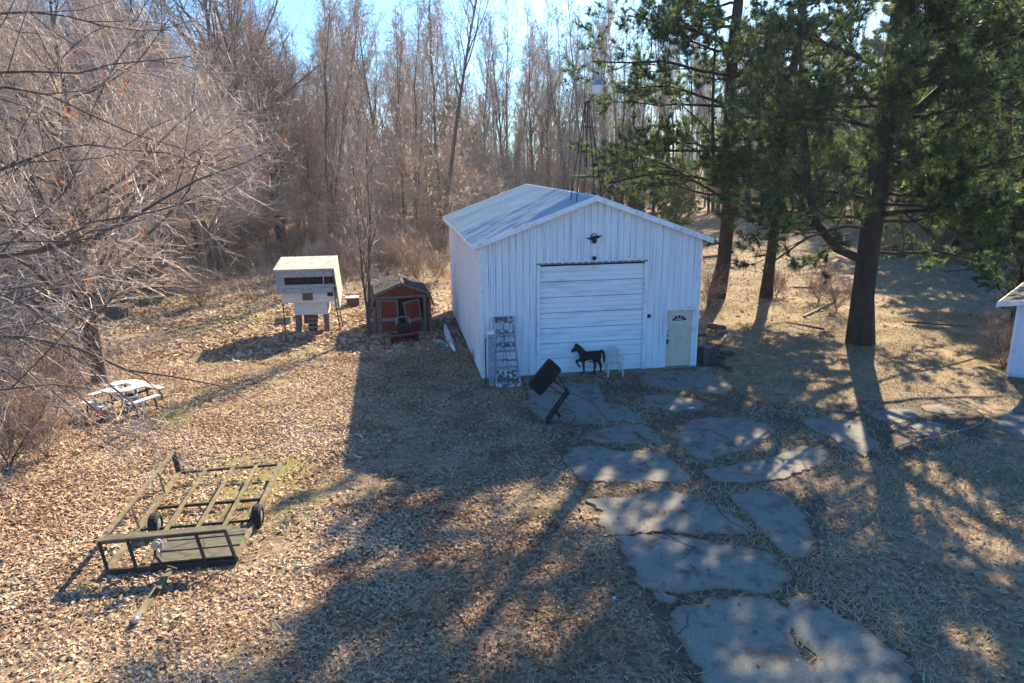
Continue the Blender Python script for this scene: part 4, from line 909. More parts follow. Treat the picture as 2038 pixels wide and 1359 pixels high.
def pine_from_limbs(rg, PL, RL, k2=9, k3=5, tuft=3, per=10, ln=.24, w=.017, sub=.42, t0=.25):
    """secondary branches and needle tufts on limb polylines PL (B,n,3)"""
    wood = TB(); nd = TB()
    P3, R3, _, _ = spawn(rg, PL, RL, k2, t0, 1, .85, sub, 5, .12, .15, .45, flat=.75, minr=.012); wood.tubes(P3, R3, 4, rg)
    P4, R4, _, _ = spawn(rg, P3, R3, k3, .25, 1, .8, .42, 4, .22, .2, .5, flat=.5, minr=.007); wood.tubes(P4, R4, 3, rg, True)
    for Q in (P4, P3[:, 1:]):
        B, n, _ = Q.shape
        t = .35+.65*rg.random((B, tuft)); f = t*(n-1); i = np.minimum(f.astype(int), n-2); f = (f-i)[..., None]; bi = np.arange(B)[:, None]
        base = (Q[bi, i]*(1-f)+Q[bi, i+1]*f).reshape(-1, 3); ax = nrmz(Q[bi, i+1]-Q[bi, i]).reshape(-1, 3)+np.array([0, 0, .25])
        needles(nd, rg, base, ax, per, ln, w)
        needles(nd, rg, Q[:, -1], nrmz(Q[:, -1]-Q[:, -2]), per, ln, w, .55)
    return wood, nd
def pine_tree(rg, H, r0, z0=.22, limbs=46, R0=.30, **kw):
    n = 12; zz = np.linspace(0, 1, n); c = np.cumsum(rg.normal(size=(n, 2))*.006*H, 0)*zz[:, None]
    P = np.column_stack([c, zz*H]); P[0, 2] = -.15; R = np.maximum(r0*(1-zz*.92), .02); R[0] *= 1.4; R[1] *= 1.02
    P1 = P[None]; R1 = R[None]; tp = TB(); tp.tubes(P1, R1, 10, rg)
    shp = lambda t: np.clip((t-z0)*6+.55, 0, 1)*(1.12-t)*1.1
    P2, R2, t, _ = spawn(rg, P1, R1, limbs, z0, .97, 1.35, R0, 7, .10, .09, .32, shape=shp, asp=.10, minr=.025); tp.tubes(P2, R2, 5, rg)
    wood, nd = pine_from_limbs(rg, P2, R2, **kw)
    return tp.mesh('trunk', PBARK, True), wood.mesh('branches', PBARK), nd.mesh('needles', NEED)
PP = ('trunk', 'branches', 'needles')
rt = np.random.default_rng(21)
# ---------- prototypes
FS = lambda z0: (lambda t: (1.15-t)*np.clip((t-z0)*3+.45, 0, 1)*1.1)
FOREST = [bare_tree(rt, 23, .17, 26, .30, .66, .26, 6, 5, 3, up=.22, minr=.011, mats=(BARK, TWIGB), shape=FS(.28)),
          bare_tree(rt, 25, .20, 24, .38, .55, .26, 6, 5, 3, up=.28, minr=.011, mats=(BARK, TWIG), shape=FS(.36), fork=2),
          bare_tree(rt, 21, .12, 24, .25, .70, .22, 6, 5, 3, up=.20, minr=.011, mats=(BARK, TWIGB), shape=FS(.22)),
          bare_tree(rt, 25, .15, 18, .40, .50, .28, 7, 5, 3, up=.30, minr=.011, fork=3, mats=(BARK, TWIG), shape=FS(.38))]
WIDE = [bare_tree(rt, 17, .30, 34, .12, .90, .42, 8, 6, 5, up=.16, minr=.009, mats=(BARK, TWIG)),
        bare_tree(rt, 15, .24, 36, .10, 1.0, .42, 8, 7, 5, up=.08, minr=.009, mats=(BARKL, TWIGP)),
        bare_tree(rt, 19, .34, 24, .18, .70, .45, 7, 6, 4, up=.20, minr=.009, fork=2, mats=(BARK, TWIGB))]
SHRUB = [bare_tree(rt, 5.5, .05, 14, .05, .75, .55, 6, 6, 4, up=.15, lean=.06, minr=.007, fork=4, mats=(BARK, TWIGP)),
         bare_tree(rt, 8.5, .07, 20, .10, .80, .40, 6, 6, 4, up=.14, lean=.04, minr=.008, fork=2, mats=(BARK, TWIG)),
         bare_tree(rt, 3.2, .03, 12, .03, .8, .60, 6, 5, 4, up=.15, lean=.08, minr=.005, fork=5, mats=(BARK, TWIGB))]
SAPL = [bare_tree(rt, 12, .08, 26, .12, .80, .26, 7, 5, 4, up=.18, minr=.009, mats=(BARK, TWIG), shape=FS(.12)),
        bare_tree(rt, 10, .06, 24, .10, .90, .30, 7, 5, 4, up=.12, minr=.009, mats=(BARKL, TWIGP), shape=FS(.10), fork=2)]
PINES = [pine_tree(rt, 20, .32, .08, 60, .27, k2=9, k3=5, tuft=3, per=12, ln=.38, w=.034), pine_tree(rt, 9, .13, .06, 40, .30, k2=7, k3=5, tuft=3, per=12, ln=.26, w=.016)]
# ---------- the deciduous woods at the back
rp_ = random.Random(4)
cam2 = np.array([CX, CY])
def in_view(x, y, m=.13):
    d = np.array([x, y, 0.])-[CX, CY, 0]; f = d@np.array([math.sin(YAW), math.cos(YAW), 0]); s = d@_r
    return f > 2 and abs(s/f) < 1019/FPX+m
FL = ['slender bare grey brown tree', 'tall pale grey forked tree', 'thin dark bare tree', 'many stemmed bare grey tree']
def zone(x, y):
    d = np.array([x, y, 0.])-[CX, CY, 0]; f = d@np.array([math.sin(YAW), math.cos(YAW), 0]); u = 1019+FPX*(d@_r)/f
    for lim, nm_ in ((150, 'beyond the left edge oak limbs'), (330, 'beyond the junk pile'), (520, 'left of the raised hut'), (690, 'beyond the raised hut'), (800, 'beyond the red shed'), (900, 'left of the garage roof'), (1050, 'over the rear of the garage roof'), (1180, 'over the garage ridge'), (1300, 'right of the roof tower'), (1460, 'beyond the tall pine'), (1700, 'between the tall and the massive pine'), (1850, 'beyond the massive pine')):
        if u < lim: break
    else: nm_ = 'at the far right beyond the pines'
    return nm_, ('front row of woods' if y < 46 else 'middle of woods' if y < 66 else 'back of woods')
def zlab(kind, x, y): a, b = zone(x, y); return kind+' '+a+', '+b
pts_ = []; tries = 0
def clear_ok(x, y):
    if y < 33 and x > -12: return False
    if x > 6 and y < 60 and x < 50: return False       # open straw clearing behind the pines
    if x < -12 and y < 30: return False
    return True
while len(pts_) < 180 and tries < 20000:
    tries += 1; y = 33+(rp_.random()**1.15)*62; x = -62+rp_.random()*150
    if not in_view(x, y) or not clear_ok(x, y): continue
    md = 1.9+.02*y
    if any((x-a)**2+(y-b)**2 < md*md for a, b in pts_): continue
    pts_.append((x, y))
for i, (x, y) in enumerate(pts_):
    k = rp_.choice([0, 1, 2, 2, 3, 0]); sc = rp_.uniform(.75, 1.12)
    place_tree('bare_tree', FOREST[k], (x, y, 0), rp_.uniform(0, 6.28), (sc, sc, sc*rp_.uniform(.92, 1.08)), zlab(FL[k], x, y), 'bare trees of the woods')
# the tallest slim trees that stand up against the sky behind the garage
for k, (u, v, m_, sc) in enumerate([(905, 428, 3, 1.05), (962, 432, 0, 1.0), (1010, 420, 1, 1.1), (1062, 428, 2, 1.15), (1095, 418, 3, 1.1), (1128, 430, 0, 1.02), (1160, 421, 1, 1.1), (1196, 430, 3, 1.0), (1232, 420, 1, 1.12), (1268, 428, 0, 1.0), (1300, 419, 3, 1.1), (745, 440, 1, .95), (690, 436, 0, .95), (1340, 430, 1, 1.0)]):
    p = G(u, v); place_tree('bare_tree', FOREST[m_], (p[0], p[1], 0), rp_.uniform(0, 6.28), (sc, sc, sc*1.08), 'tall '+zlab(FL[m_].replace('tall ', ''), p[0], p[1]), 'bare trees of the woods')
# understorey
SLB = ['dense pale bare shrub', 'tall bare thicket', 'low brown shrub']
up_ = []; tries = 0
while len(up_) < 130 and tries < 20000:
    tries += 1; y = 19+(rp_.random()**1.3)*58; x = -45+rp_.random()*110
    if not in_view(x, y): continue
    if x > -9.5 and y < 30: continue
    if x > 7 and y < 56 and x < 46: continue
    if x < -9.5 and y < 24-(x+9.5)*.1 and x > -16: continue
    if any((x-a)**2+(y-b)**2 < 2.6 for a, b in up_): continue
    up_.append((x, y))
for i, (x, y) in enumerate(up_):
    k = rp_.choice([0, 1, 1, 2]); sc = rp_.uniform(.75, 1.35)
    place_tree('bare_shrub', SHRUB[k], (x, y, 0), rp_.uniform(0, 6.28), sc, zlab(SLB[k], x, y), 'shrubs of the woods', 'shrub', ('stem', 'twigs'))
sp_ = []; tries = 0
while len(sp_) < 95 and tries < 20000:
    tries += 1; y = 31+(rp_.random()**1.2)*50; x = -50+rp_.random()*110
    if not in_view(x, y) or (x > 6 and y < 58 and x < 48) or (x > -11 and y < 34): continue
    if any((x-a)**2+(y-b)**2 < 3 for a, b in sp_): continue
    sp_.append((x, y))
for i, (x, y) in enumerate(sp_):
    k = i % 2; place_tree('bare_sapling', SAPL[k], (x, y, 0), rp_.uniform(0, 6.28), rp_.uniform(.7, 1.25), zlab(['thin grey sapling', 'pale forked sapling'][k], x, y), 'saplings of the woods')
# larger trees with wide crowns on the left
LT = [((492, 505), 2, 1.30, 'big dark forked tree rising above the others left of the hut'), ((330, 520), 0, 1.15, 'broad bare tree far behind the junk pile'), ((620, 470), 0, .85, 'round crowned bare tree at the edge of the woods above the hut'),
      ((410, 560), 1, .85, 'pale bare tree between the junk pile and the hut'), ((60, 540), 1, 1.1, 'pale wide tree far back at the left edge'), ((130, 500), 2, 1.1, 'dark forked tree far back on the left'), ((250, 545), 1, 1.0, 'pale tangled tree straight behind the junk pile'),
      ((560, 500), 2, .9, 'dark forked tree directly behind the hut'), ((-40, 600), 0, 1.0, 'bare tree leaning in from beyond the left edge'),
      ((350, 585), 1, .72, 'small pale tangled tree right of the junk pile'), ((440, 535), 1, .9, 'pale spreading tree left of the hut at the edge of the woods'), ((110, 585), 1, .75, 'small pale tangled tree left of the junk pile'), ((300, 500), 2, 1.05, 'dark forked tree behind the pale trees on the left'),
      ((20, 640), 1, .7, 'small pale tree close to the left edge behind the picnic table'), ((680, 480), 1, .8, 'pale spreading tree above the storage box at the edge of the woods'), ((190, 545), 1, .95, 'pale tree half hidden by the large tangled tree')]
for (u, v), k, sc, lab in LT:
    p = G(u, v); place_tree('bare_tree', WIDE[k], (p[0], p[1], 0), rp_.uniform(0, 6.28), sc, lab, None)
# tree by the picnic table
nearL = bare_tree(rt, 13.5, .21, 48, .10, .95, .40, 8, 7, 6, up=.08, minr=.006, fork=2, mats=(BARK, TWIGP))
p = G(200, 760); place_tree('oak_tree', nearL, (p[0], p[1], 0), 1.2, 1.0, 'large tangled bare tree growing behind the white picnic table')
# twin stemmed tree before the shed
twin = bare_tree(rt, 8.5, .085, 16, .22, .6, .26, 6, 5, 4, up=.5, lean=.012, minr=.005, fork=2, mats=(BARK, TWIG))
p = G(735, 667); place_tree('twin_tree', twin, (p[0], p[1], 0), 2.0, 1.0, 'slim dark twin stemmed tree at the left corner of the red shed')
for k, (u, v, sc, lab) in enumerate([(150, 770, .55, 'low bare bush left of the picnic table'), (60, 850, .55, 'bare brush clump at the left edge level with the picnic table'), (20, 930, .7, 'dense low brush in the left corner above the trailer'), (-30, 880, .8, 'taller brush just past the left edge'), (70, 800, .7, 'tangled pale brush below the oak limbs at the left edge'), (95, 910, .5, 'thin brush left of the trailer'), (1995, 735, .6, 'leggy bare shrub touching the white outbuilding'),
        (1545, 590, .45, 'thin dry sprouts beside the slim pine trunk'), (1665, 620, .5, 'thin bare sprouts left of the great pine trunk'), (1630, 600, .5, 'twiggy bush between the slim pine and the great pine'), (830, 560, .7, 'grey tangled bush behind the red shed'), (770, 545, .6, 'pale tangled bush behind the twin stemmed tree'), (870, 560, .55, 'dry bush between the red shed and the garage'), (690, 560, .6, 'dry bush right of the raised hut'), (400, 610, .5, 'thin brush on the leaves left of the hut'), (1410, 610, .5, 'dry brush at the right wall of the garage'), (930, 720, .12, 'small weed against the garage side wall')]):
    p = G(u, v); place_tree('bare_shrub', SHRUB[2], (p[0] if u != 930 else -.12, p[1], 0), k*1.3, sc, lab, None, 'shrub', ('stem', 'twigs'))
for k in range(26):
    u = rp_.uniform(430, 885); v = rp_.uniform(497, 548); p = G(u, v)
    place_tree('bare_shrub', SHRUB[(2, 0, 2)[k % 3]], (p[0], p[1], 0), k*1.1, rp_.uniform(.5, .85)*(1 if k % 3 != 1 else .55), 'tangled dry brush clump '+('close behind the raised hut' if u < 700 else 'close behind the red shed'), 'brush close behind the hut and shed', 'shrub', ('stem', 'twigs'))
for k in range(22):
    u = rp_.uniform(1745, 2080); v = rp_.uniform(455, 522); p = G(u, v)
    place_tree('bare_shrub', SHRUB[2 if k % 3 else 1], (p[0], p[1], 0), k*1.7, rp_.uniform(.5, 1.0)*(1 if k % 3 else .45), 'low dark brush clump '+('between the massive pine and the right edge' if u < 1900 else 'in the shade near the right edge'), 'brush under the right pines', 'shrub', ('stem', 'twigs'))
for k, (a, b, lab) in enumerate([((1760, 500), (1850, 512), 'long grey fallen log in the shade right of the massive pine'), ((1880, 540), (1990, 532), 'thin fallen limb crossing the shaded straw near the right edge'), ((1400, 512), (1440, 508), 'fallen grey limb beside the tall pine just right of the garage'), ((1800, 640), (1925, 650), 'thin fallen limb in front of the white outbuilding shadow'), ((1640, 655), (1560, 640), 'curved dead branch between the slim and massive pine')]):
    o_ = MB().tube([G(*a, .10), (G(*a, .14)+G(*b, .12))/2, G(*b, .06)], [.11, .10, .05] if k in (0, 2) else [.05, .04, .02], 7).done('fallen_log', BARK); tag(o_, lab, 'log')
# ---------- oak reaching in from the left: real limbs from a trunk beyond the frame
def dress(rg, polys, radii, name, label, loc, trunk=None, k=(12, 9, 6), leaves=True, mats=(BARK, TWIGP), up=.08):
    tp = TB(); cr = TB()
    if trunk is not None: tp.tubes(np.array([trunk[0]]), np.array([trunk[1]]), 10, rg)
    P = []; R = []
    for pl, rr in zip(polys, radii):
        pl = np.array(pl); s = np.concatenate([[0], np.cumsum(np.linalg.norm(np.diff(pl, axis=0), axis=1))]); tt = np.linspace(0, s[-1], 12)
        q = np.column_stack([np.interp(tt, s, pl[:, i]) for i in range(3)]); q[1:-1] = (q[:-2]+q[1:-1]*2+q[2:])/4; q[1:-1] += rg.normal(size=(10, 3))*.03
        P.append(q); R.append(np.linspace(rr[0], rr[1], 12))
    P = np.stack(P); R = np.stack(R); tp.tubes(P, R, 7, rg)
    P3, R3, _, _ = spawn(rg, P, R, k[0], .10, 1, .75, .36, 6, up, .2, .5, minr=.012); tp.tubes(P3, R3, 4, rg)
    P4, R4, _, _ = spawn(rg, P3, R3, k[1], .1, 1, .75, .42, 5, up*.5, .28, .5, minr=.006); cr.tubes(P4, R4, 3, rg, True)
    P5, R5, _, _ = spawn(rg, P4, R4, k[2], .1, 1, .75, .45, 4, up*.5, .3, .6, minr=.0035); cr.tubes(P5, R5, 3, rg, True)
    t_ = thing(name, label, 'tree', loc); L0 = np.array([loc[0], loc[1], loc[2]])
    for n_, b_, mt, sm in (('trunk', tp, mats[0], True), ('crown', cr, mats[1], False)):
        b_.v = [v-L0 for v in b_.v]; o = bpy.data.objects.new(n_, b_.mesh(n_, mt, sm)); link(o); o.parent = t_
    if leaves:
        tips = P5[rg.choice(len(P5), 24, False), -1]; lf = TB()
        for c in tips:
            m_ = rg.integers(2, 5); b = c+rg.normal(size=(m_, 3))*.07; leafs(lf, rg, b, np.full(m_, .085), tilt=1.4)
        lf.v = [v-L0 for v in lf.v]; o = bpy.data.objects.new('orange_leaves', lf.mesh('orange_leaves', OLEAF)); link(o); o.parent = t_; o['kind'] = 'stuff'
    return t_
LO = np.array([1, .45, .95, .38, .85, .42, .9, .4, .8, .5]); LA = np.linspace(0, 2*np.pi, 11)[:-1]
def leafs(tb, rg, base, size, tilt=.35, simple=False, rn=None):
    N = len(base); az = rg.random(N)*2*np.pi; nrm = nrmz(np.column_stack([rg.normal(size=(N, 2))*tilt, np.ones(N)]))
    u = nrmz(np.cross(nrm, np.column_stack([np.cos(az), np.sin(az), np.zeros(N)]))); w = np.cross(nrm, u)
    rn = rg.random(N) if rn is None else rn
    if simple:
        A = np.array([[1, 0], [0, .55], [-1, 0], [0, -.55]]); cl = np.array([.22, -.1, .22, -.1])
    else:
        A = np.column_stack([np.cos(LA)*LO*1.1, np.sin(LA)*LO*.62]); cl = .28*np.abs(np.sin(LA*1.0))*LO+.1*(LO > .6)
    m = len(A); s = size[:, None, None]
    curl = (rg.random((N, 1))*1.6-.3)*cl[None]
    V = base[:, None]+s*(u[:, None]*A[None, :, :1]+w[:, None]*A[None, :, 1:])+nrm[:, None]*(curl[..., None]*s)
    if simple:
        q = np.array([[0, 1, 2, 3]])+np.arange(N)[:, None]*4; tb.raw(V, q, None, rn, None)
    else:
        V = np.concatenate([base[:, None], V], 1); j = np.arange(m); t = np.stack([np.zeros(m, int), j+1, (j+1) % m+1], -1)
        tb.raw(V, None, (t[None]+(np.arange(N)*(m+1))[:, None, None]).reshape(-1, 3), None, np.repeat(rn, m))
ro = np.random.default_rng(11)
ox_, oy_ = -15.6, -6.2
tk = (np.array([[ox_, oy_, z] for z in np.linspace(-.1, 12, 8)])+np.column_stack([np.linspace(0, .8, 8), np.zeros(8), np.zeros(8)]), np.linspace(.42, .16, 8))
def br(z0, px, dep0, dep1):
    n = len(px); pts = [np.array([ox_+.3, oy_, z0])]
    for i, (u, v) in enumerate(px): pts.append(GD(u, v, dep0+(dep1-dep0)*i/(n-1)))
    return pts
BR = [br(5.2, [(0, 515), (90, 498), (180, 475), (235, 448), (275, 420), (330, 385), (400, 360), (470, 330)], 14.5, 17),
      br(6.6, [(0, 355), (55, 320), (110, 290), (155, 275), (230, 300), (340, 305)], 14, 16.5),
      br(3.6, [(0, 668), (60, 670), (150, 682), (200, 712), (250, 735), (320, 755), (400, 775), (440, 768)], 13, 15.5),
      br(7.6, [(0, 130), (70, 145), (160, 150), (250, 128), (380, 112)], 14, 17),
      br(4.2, [(0, 560), (60, 600), (110, 650), (150, 690), (175, 715)], 12.5, 14),
      br(7.2, [(0, 155), (90, 180), (190, 240), (300, 280), (420, 310)], 14, 18),
      br(8.6, [(0, 10), (80, 15), (160, 40), (260, 70), (340, 60)], 15, 18),
      br(3.1, [(0, 790), (60, 760), (130, 750), (190, 775)], 12, 13.5),
      br(6.0, [(0, 430), (80, 450), (160, 440), (260, 480)], 15, 18)]
BRR = [(.095, .018), (.07, .012), (.075, .014), (.05, .01), (.045, .01), (.05, .01), (.05, .01), (.035, .01), (.04, .01)]
dress(ro, BR, BRR, 'oak_tree', 'near oak whose bare limbs with a few orange leaves reach in from the left edge', (ox_, oy_, 0), tk)
# ---------- pines
rn_ = np.random.default_rng(33)
def poly(pts, n=9):
    pl = np.array(pts, float); s = np.concatenate([[0], np.cumsum(np.linalg.norm(np.diff(pl, axis=0), axis=1))]); tt = np.linspace(0, s[-1], n)
    return np.column_stack([np.interp(tt, s, pl[:, i]) for i in range(3)])
def custom_pine(base_px, trunk_px, tr_r, limb_px, label, auto=26, az0=None, seed=1, z_lo=3.5, R0=5.0, top=22, kw={}):
    rg = np.random.default_rng(seed); b = G(*base_px); y = b[1]
    T = [b+[0, 0, -.15]]+[GY(u, v, y) for u, v in trunk_px]; lastp = T[-1]
    T.append(lastp+np.array([.4, .3, max(1., top-lastp[2])])); P1 = poly(T, 14)[None]; R1 = np.interp(np.linspace(0, 1, 14), [0, .05, .5, 1], [tr_r*1.35, tr_r, tr_r*.7, .05])[None]
    tp = TB(); tp.tubes(P1, R1, 12, rg); PL = []; RL = []
    for lp_, r_ in limb_px:
        q = poly([GY(u, v, y+dy) for u, v, dy in lp_]); PL.append(q); RL.append(np.linspace(r_, .03, 9))
    zs = z_lo+(top-z_lo-.8)*((np.arange(auto)+rg.random(auto))/auto)
    for z in zs:
        az = (rg.random()*6.283 if rg.random() < .6 else -1.5+rg.normal()*.8) if az0 is None else rg.normal()*.9+az0
        tb_ = np.array([np.interp(z, P1[0][:, 2], P1[0][:, i]) for i in range(3)]); ln = R0*(1.05-((z-z_lo)/(top-z_lo))**1.5*.62)*(.6+.6*rg.random())
        d = np.array([math.cos(az), math.sin(az), 0.]); q = np.array([tb_+d*ln*s+np.array([0, 0, ln*(-.06*s+.13*s*s)]) for s in np.linspace(0, 1, 9)]); q[1:] += np.cumsum(rg.normal(size=(8, 3))*.06, 0)
        PL.append(q); RL.append(np.linspace(.085, .02, 9))
    PL = np.stack(PL); RL = np.stack(RL); tp.tubes(PL, RL, 6, rg)
    wood, nd = pine_from_limbs(rg, PL, RL, **kw)
    t_ = thing('pine_tree', label, 'tree', (b[0], b[1], 0))
    for n_, b_, mt, sm in (('trunk', tp, PBARK, True), ('branches', wood, PBARK, False), ('needles', nd, NEED, False)):
        b_.v = [v-np.array([b[0], b[1], 0]) for v in b_.v]; o = bpy.data.objects.new(n_, b_.mesh(n_, mt, sm)); link(o); o.parent = t_
    return t_
KW = dict(k2=11, k3=5, tuft=4, per=14, ln=.30, w=.0155)
custom_pine((1712, 683), [(1716, 600), (1728, 500), (1745, 380), (1758, 280), (1775, 140), (1795, 0)], .42, [
    ([(1725, 520, 0), (1690, 512, 0), (1655, 487, -.1), (1625, 445, -.2), (1608, 380, -.2), (1600, 250, -.2), (1592, 100, -.3), (1590, -60, -.3)], .19),
    ([(1768, 270, 0), (1830, 215, -.3), (1900, 150, -.6), (1980, 85, -1), (2060, 40, -1.2)], .22),
    ([(1775, 300, 0), (1830, 275, .4), (1900, 240, .8), (1970, 190, 1)], .12), ([(1735, 430, 0), (1800, 420, -1), (1900, 415, -2), (1990, 430, -3)], .12),
    ([(1765, 320, 0), (1850, 330, -1.5), (1950, 335, -2.5), (2040, 310, -3.5)], .10), ([(1750, 400, 0), (1680, 385, 1), (1600, 375, 1.5), (1530, 360, 2)], .09),
    ([(1760, 260, 0), (1690, 240, -.8), (1600, 235, -1.4), (1520, 230, -2)], .09), ([(1780, 150, 0), (1700, 110, -.6), (1630, 80, -1.2), (1560, 60, -2)], .09),
    ([(1728, 500, 0), (1790, 505, .6), (1870, 500, 1.2), (1950, 520, 1.6)], .08), ([(1738, 455, 0), (1680, 450, -1.5), (1610, 470, -2.5), (1540, 520, -3.2)], .05),
    ([(1790, 60, 0), (1850, 20, .5), (1920, -20, .7)], .10), ([(1785, 110, 0), (1870, 130, -1), (1960, 180, -2), (2050, 230, -3)], .09)],
    'massive dark pine with a curved side stem on the right of the garage', 46, seed=5, z_lo=4.4, R0=5.4, top=26, kw=KW)
custom_pine((1425, 592), [(1432, 560), (1445, 500), (1450, 400), (1452, 250), (1458, 100), (1470, 0)], .36, [
    ([(1452, 90, 0), (1380, 60, -.5), (1310, 45, -1), (1250, 30, -1.5)], .10), ([(1452, 150, 0), (1390, 140, -.6), (1330, 122, -1), (1240, 125, -2), (1180, 122, -2)], .09),
    ([(1450, 210, 0), (1390, 190, 0), (1330, 170, -.5), (1270, 175, -1)], .08), ([(1450, 300, 0), (1380, 300, -.5), (1300, 300, -1), (1215, 330, -1.5)], .09),
    ([(1448, 370, 0), (1380, 350, -1), (1300, 345, -2), (1210, 365, -3)], .08), ([(1447, 400, 0), (1400, 370, -1.5), (1330, 330, -3), (1270, 310, -4)], .08),
    ([(1450, 420, 0), (1500, 440, -1.5), (1560, 455, -3), (1620, 440, -4)], .06), ([(1448, 390, 0), (1420, 350, 0), (1418, 200, 0), (1428, 0, 0)], .11),
    ([(1455, 160, 0), (1500, 130, -.6), (1560, 110, -1)], .07), ([(1452, 330, 0), (1500, 320, -1), (1560, 300, -2)], .07)],
    'tall pine rising behind the right eave of the garage', 42, seed=8, z_lo=4.9, R0=5.0, top=27, kw=KW)
custom_pine((1524, 592), [(1530, 540), (1541, 470), (1545, 400), (1570, 200), (1600, 0)], .27, [
    ([(1545, 430, 0), (1500, 420, -.6), (1460, 432, -1)], .06), ([(1548, 390, 0), (1600, 395, -1), (1660, 410, -2)], .06), ([(1550, 340, 0), (1480, 330, -1), (1420, 340, -2)], .06)],
    'slim leaning pine between the tall pine and the massive pine', 34, seed=13, z_lo=5.2, R0=4.2, top=23, kw=KW)
# pines further back on the right, each with its own place
BP = [((1805, 500), 0, 1.0, 'back row pine right of the massive pine trunk'), ((1905, 492), 0, 1.1, 'back row pine near the right edge'), ((1990, 520), 0, .85, 'pine at the right edge beyond the white outbuilding'), ((2080, 560), 0, .75, 'pine leaning in from beyond the right edge'),
      ((1735, 445), 0, 1.1, 'tall pine far behind the massive pine'), ((1960, 470), 0, 1.2, 'tall pine far back at the right edge'), ((1860, 455), 0, 1.2, 'far pine standing behind the back row'),
      ((1945, 510), 0, .7, 'low branched pine in the shade before the right edge'),
      ((2015, 640), 1, .75, 'young bright pine behind the white outbuilding'), ((1238, 470), 1, .92, 'young pine with bright tips just behind the garage roof'), ((1300, 452), 1, 1.0, 'young pine behind the right slope of the garage roof'), ((1345, 470), 1, .7, 'smallest young pine behind the garage beside the tall pine'),
      ((905, 430), 0, .75, 'lone evergreen in the bare woods behind the garage roof'), ((840, 420), 0, .6, 'smaller evergreen in the bare woods above the red shed')]
for (u, v), k, sc, lab in BP:
    p = G(u, v); place_tree('pine_tree', PINES[k], (p[0], p[1], 0), rp_.uniform(0, 6.28), sc, lab, None, 'tree', PP)
# right-hand bare trees in the gaps, far back
for i in range(24):
    u = rp_.uniform(1350, 2100); v = rp_.uniform(408, 436); p = G(u, v); k = rp_.choice([0, 1, 2])
    place_tree('bare_tree', FOREST[k], (p[0], p[1], 0), rp_.uniform(0, 6.28), rp_.uniform(.8, 1.1), zlab(FL[k], p[0], p[1]), 'bare trees of the woods')
# far wood that closes the view
fw = TB(); rf_ = np.random.default_rng(9)
N = 1200; x = -120+rf_.random(N)*330; y = 98+rf_.random(N)*55; H = 14+rf_.random(N)*9
zz = np.linspace(0, 1, 5); P = np.stack([x[:, None]+rf_.normal(size=(N, 5))*.25, np.repeat(y[:, None], 5, 1), H[:, None]*zz[None]], -1)
R = (.13+.1*rf_.random(N))[:, None]*(1-.85*zz)[None]; fw.tubes(P, R, 4, rf_, True)
P2_, R2_, _, _ = spawn(rf_, P, R, 14, .06, 1, .8, .28, 3, .2, .2, .5, minr=.05); fw.tubes(P2_[:, ::2], R2_[:, ::2], 3, rf_, True)
P3_, R3_, _, _ = spawn(rf_, P2_[::2], R2_[::2], 3, .1, 1, .6, .6, 3, .3, .2, .6, minr=.035); fw.tubes(P3_[:, ::2], R3_[:, ::2], 3, rf_, True)
o_ = link(bpy.data.objects.new('distant_woods', fw.mesh('distant_woods', TWIGB))); tag(o_, 'far off mass of bare woods closing the view', 'woods', None, 'stuff')
# ---------- ground cover
def scatter(n, x0, x1, y0, y1, dens, rg):
    P = np.column_stack([x0+(x1-x0)*rg.random(n), y0+(y1-y0)*rg.random(n)])
    d = P-cam2; f = d@np.array([math.sin(YAW), math.cos(YAW)]); s = d@_r[:2]; P = P[(np.abs(s/np.maximum(f, .1)) < np.where(f < 14, 1.1, .86)) & (f > 6)]
    gm = (P[:, 0] > -.05) & (P[:, 0] < W_+.05) & (P[:, 1] > -.05) & (P[:, 1] < L_+.05); P = P[~gm]
    return P[rg.random(len(P)) < dens(P)]
def onslab(P, k=1):
    r = np.zeros(len(P), bool)
    for s in SLR: r |= inside(P, s.mean(0)+(s-s.mean(0))*k)
    return r
def leafdens(P):
    side = 1/(1+np.exp((P[:, 0]-(1.5-.18*(P[:, 1]+10)))/1.6))              # leaves thin out toward the drive
    n1 = vnoise(P, 1.3, 31); n2 = vnoise(P, .45, 32)
    n3 = vnoise(P, 3.1, 33); d = (.10+.9*side)*np.clip((n1*.45+n2*.35+n3*.45)*2.6-.85, .06, 1)
    ind = inside(P, DRW); d = np.where(ind, d*.30, d); d = np.where(P[:, 0] > 7, d*.6, d)
    bare_patch = np.clip(1-np.hypot(P[:, 0]+6.5, (P[:, 1]+1.0)*.8)/2.6, 0, 1); d *= 1-.75*bare_patch  # leaf cover thins in one oval patch
    return d
rl = np.random.default_rng(51)
lf = TB()
P = scatter(490000, -19, 12, -16.5, 4, leafdens, rl); sl_ = onslab(P); P = P[~sl_ | (rl.random(len(P)) < .07)]; sl_ = onslab(P)
z = np.where(sl_, .045, gz(P)+.015+rl.random(len(P))*.035); near = np.linalg.norm(P-cam2, axis=1) < 12.4
rnl = np.clip(vnoise(P, .8, 77)*.5+rl.normal(size=len(P))*.17+.28, 0, 1)
dk = inside(P, DRW); rnl[dk] = rnl[dk]*.55; B_ = np.column_stack([P, z]); sz = .018+.050*rl.random(len(P))**1.7; rnl *= np.clip(.72+.28*(-2.5-P[:, 0])/3, .66, 1)  # leaves darker toward the drive, shade of that side put into their colour
leafs(lf, rl, B_[near], sz[near]*1.1, .38, False, rnl[near]); leafs(lf, rl, B_[~near], sz[~near]*1.1, .38, True, rnl[~near])
P = scatter(100000, -34, 30, 4, 34, lambda P: leafdens(P)*np.clip(1.2-(P[:, 1]-4)/40, .3, 1), rl); P = P[~inside(P, DRW)]
rnl = np.clip(vnoise(P, .8, 77)*.5+rl.normal(size=len(P))*.17+.28, 0, 1)
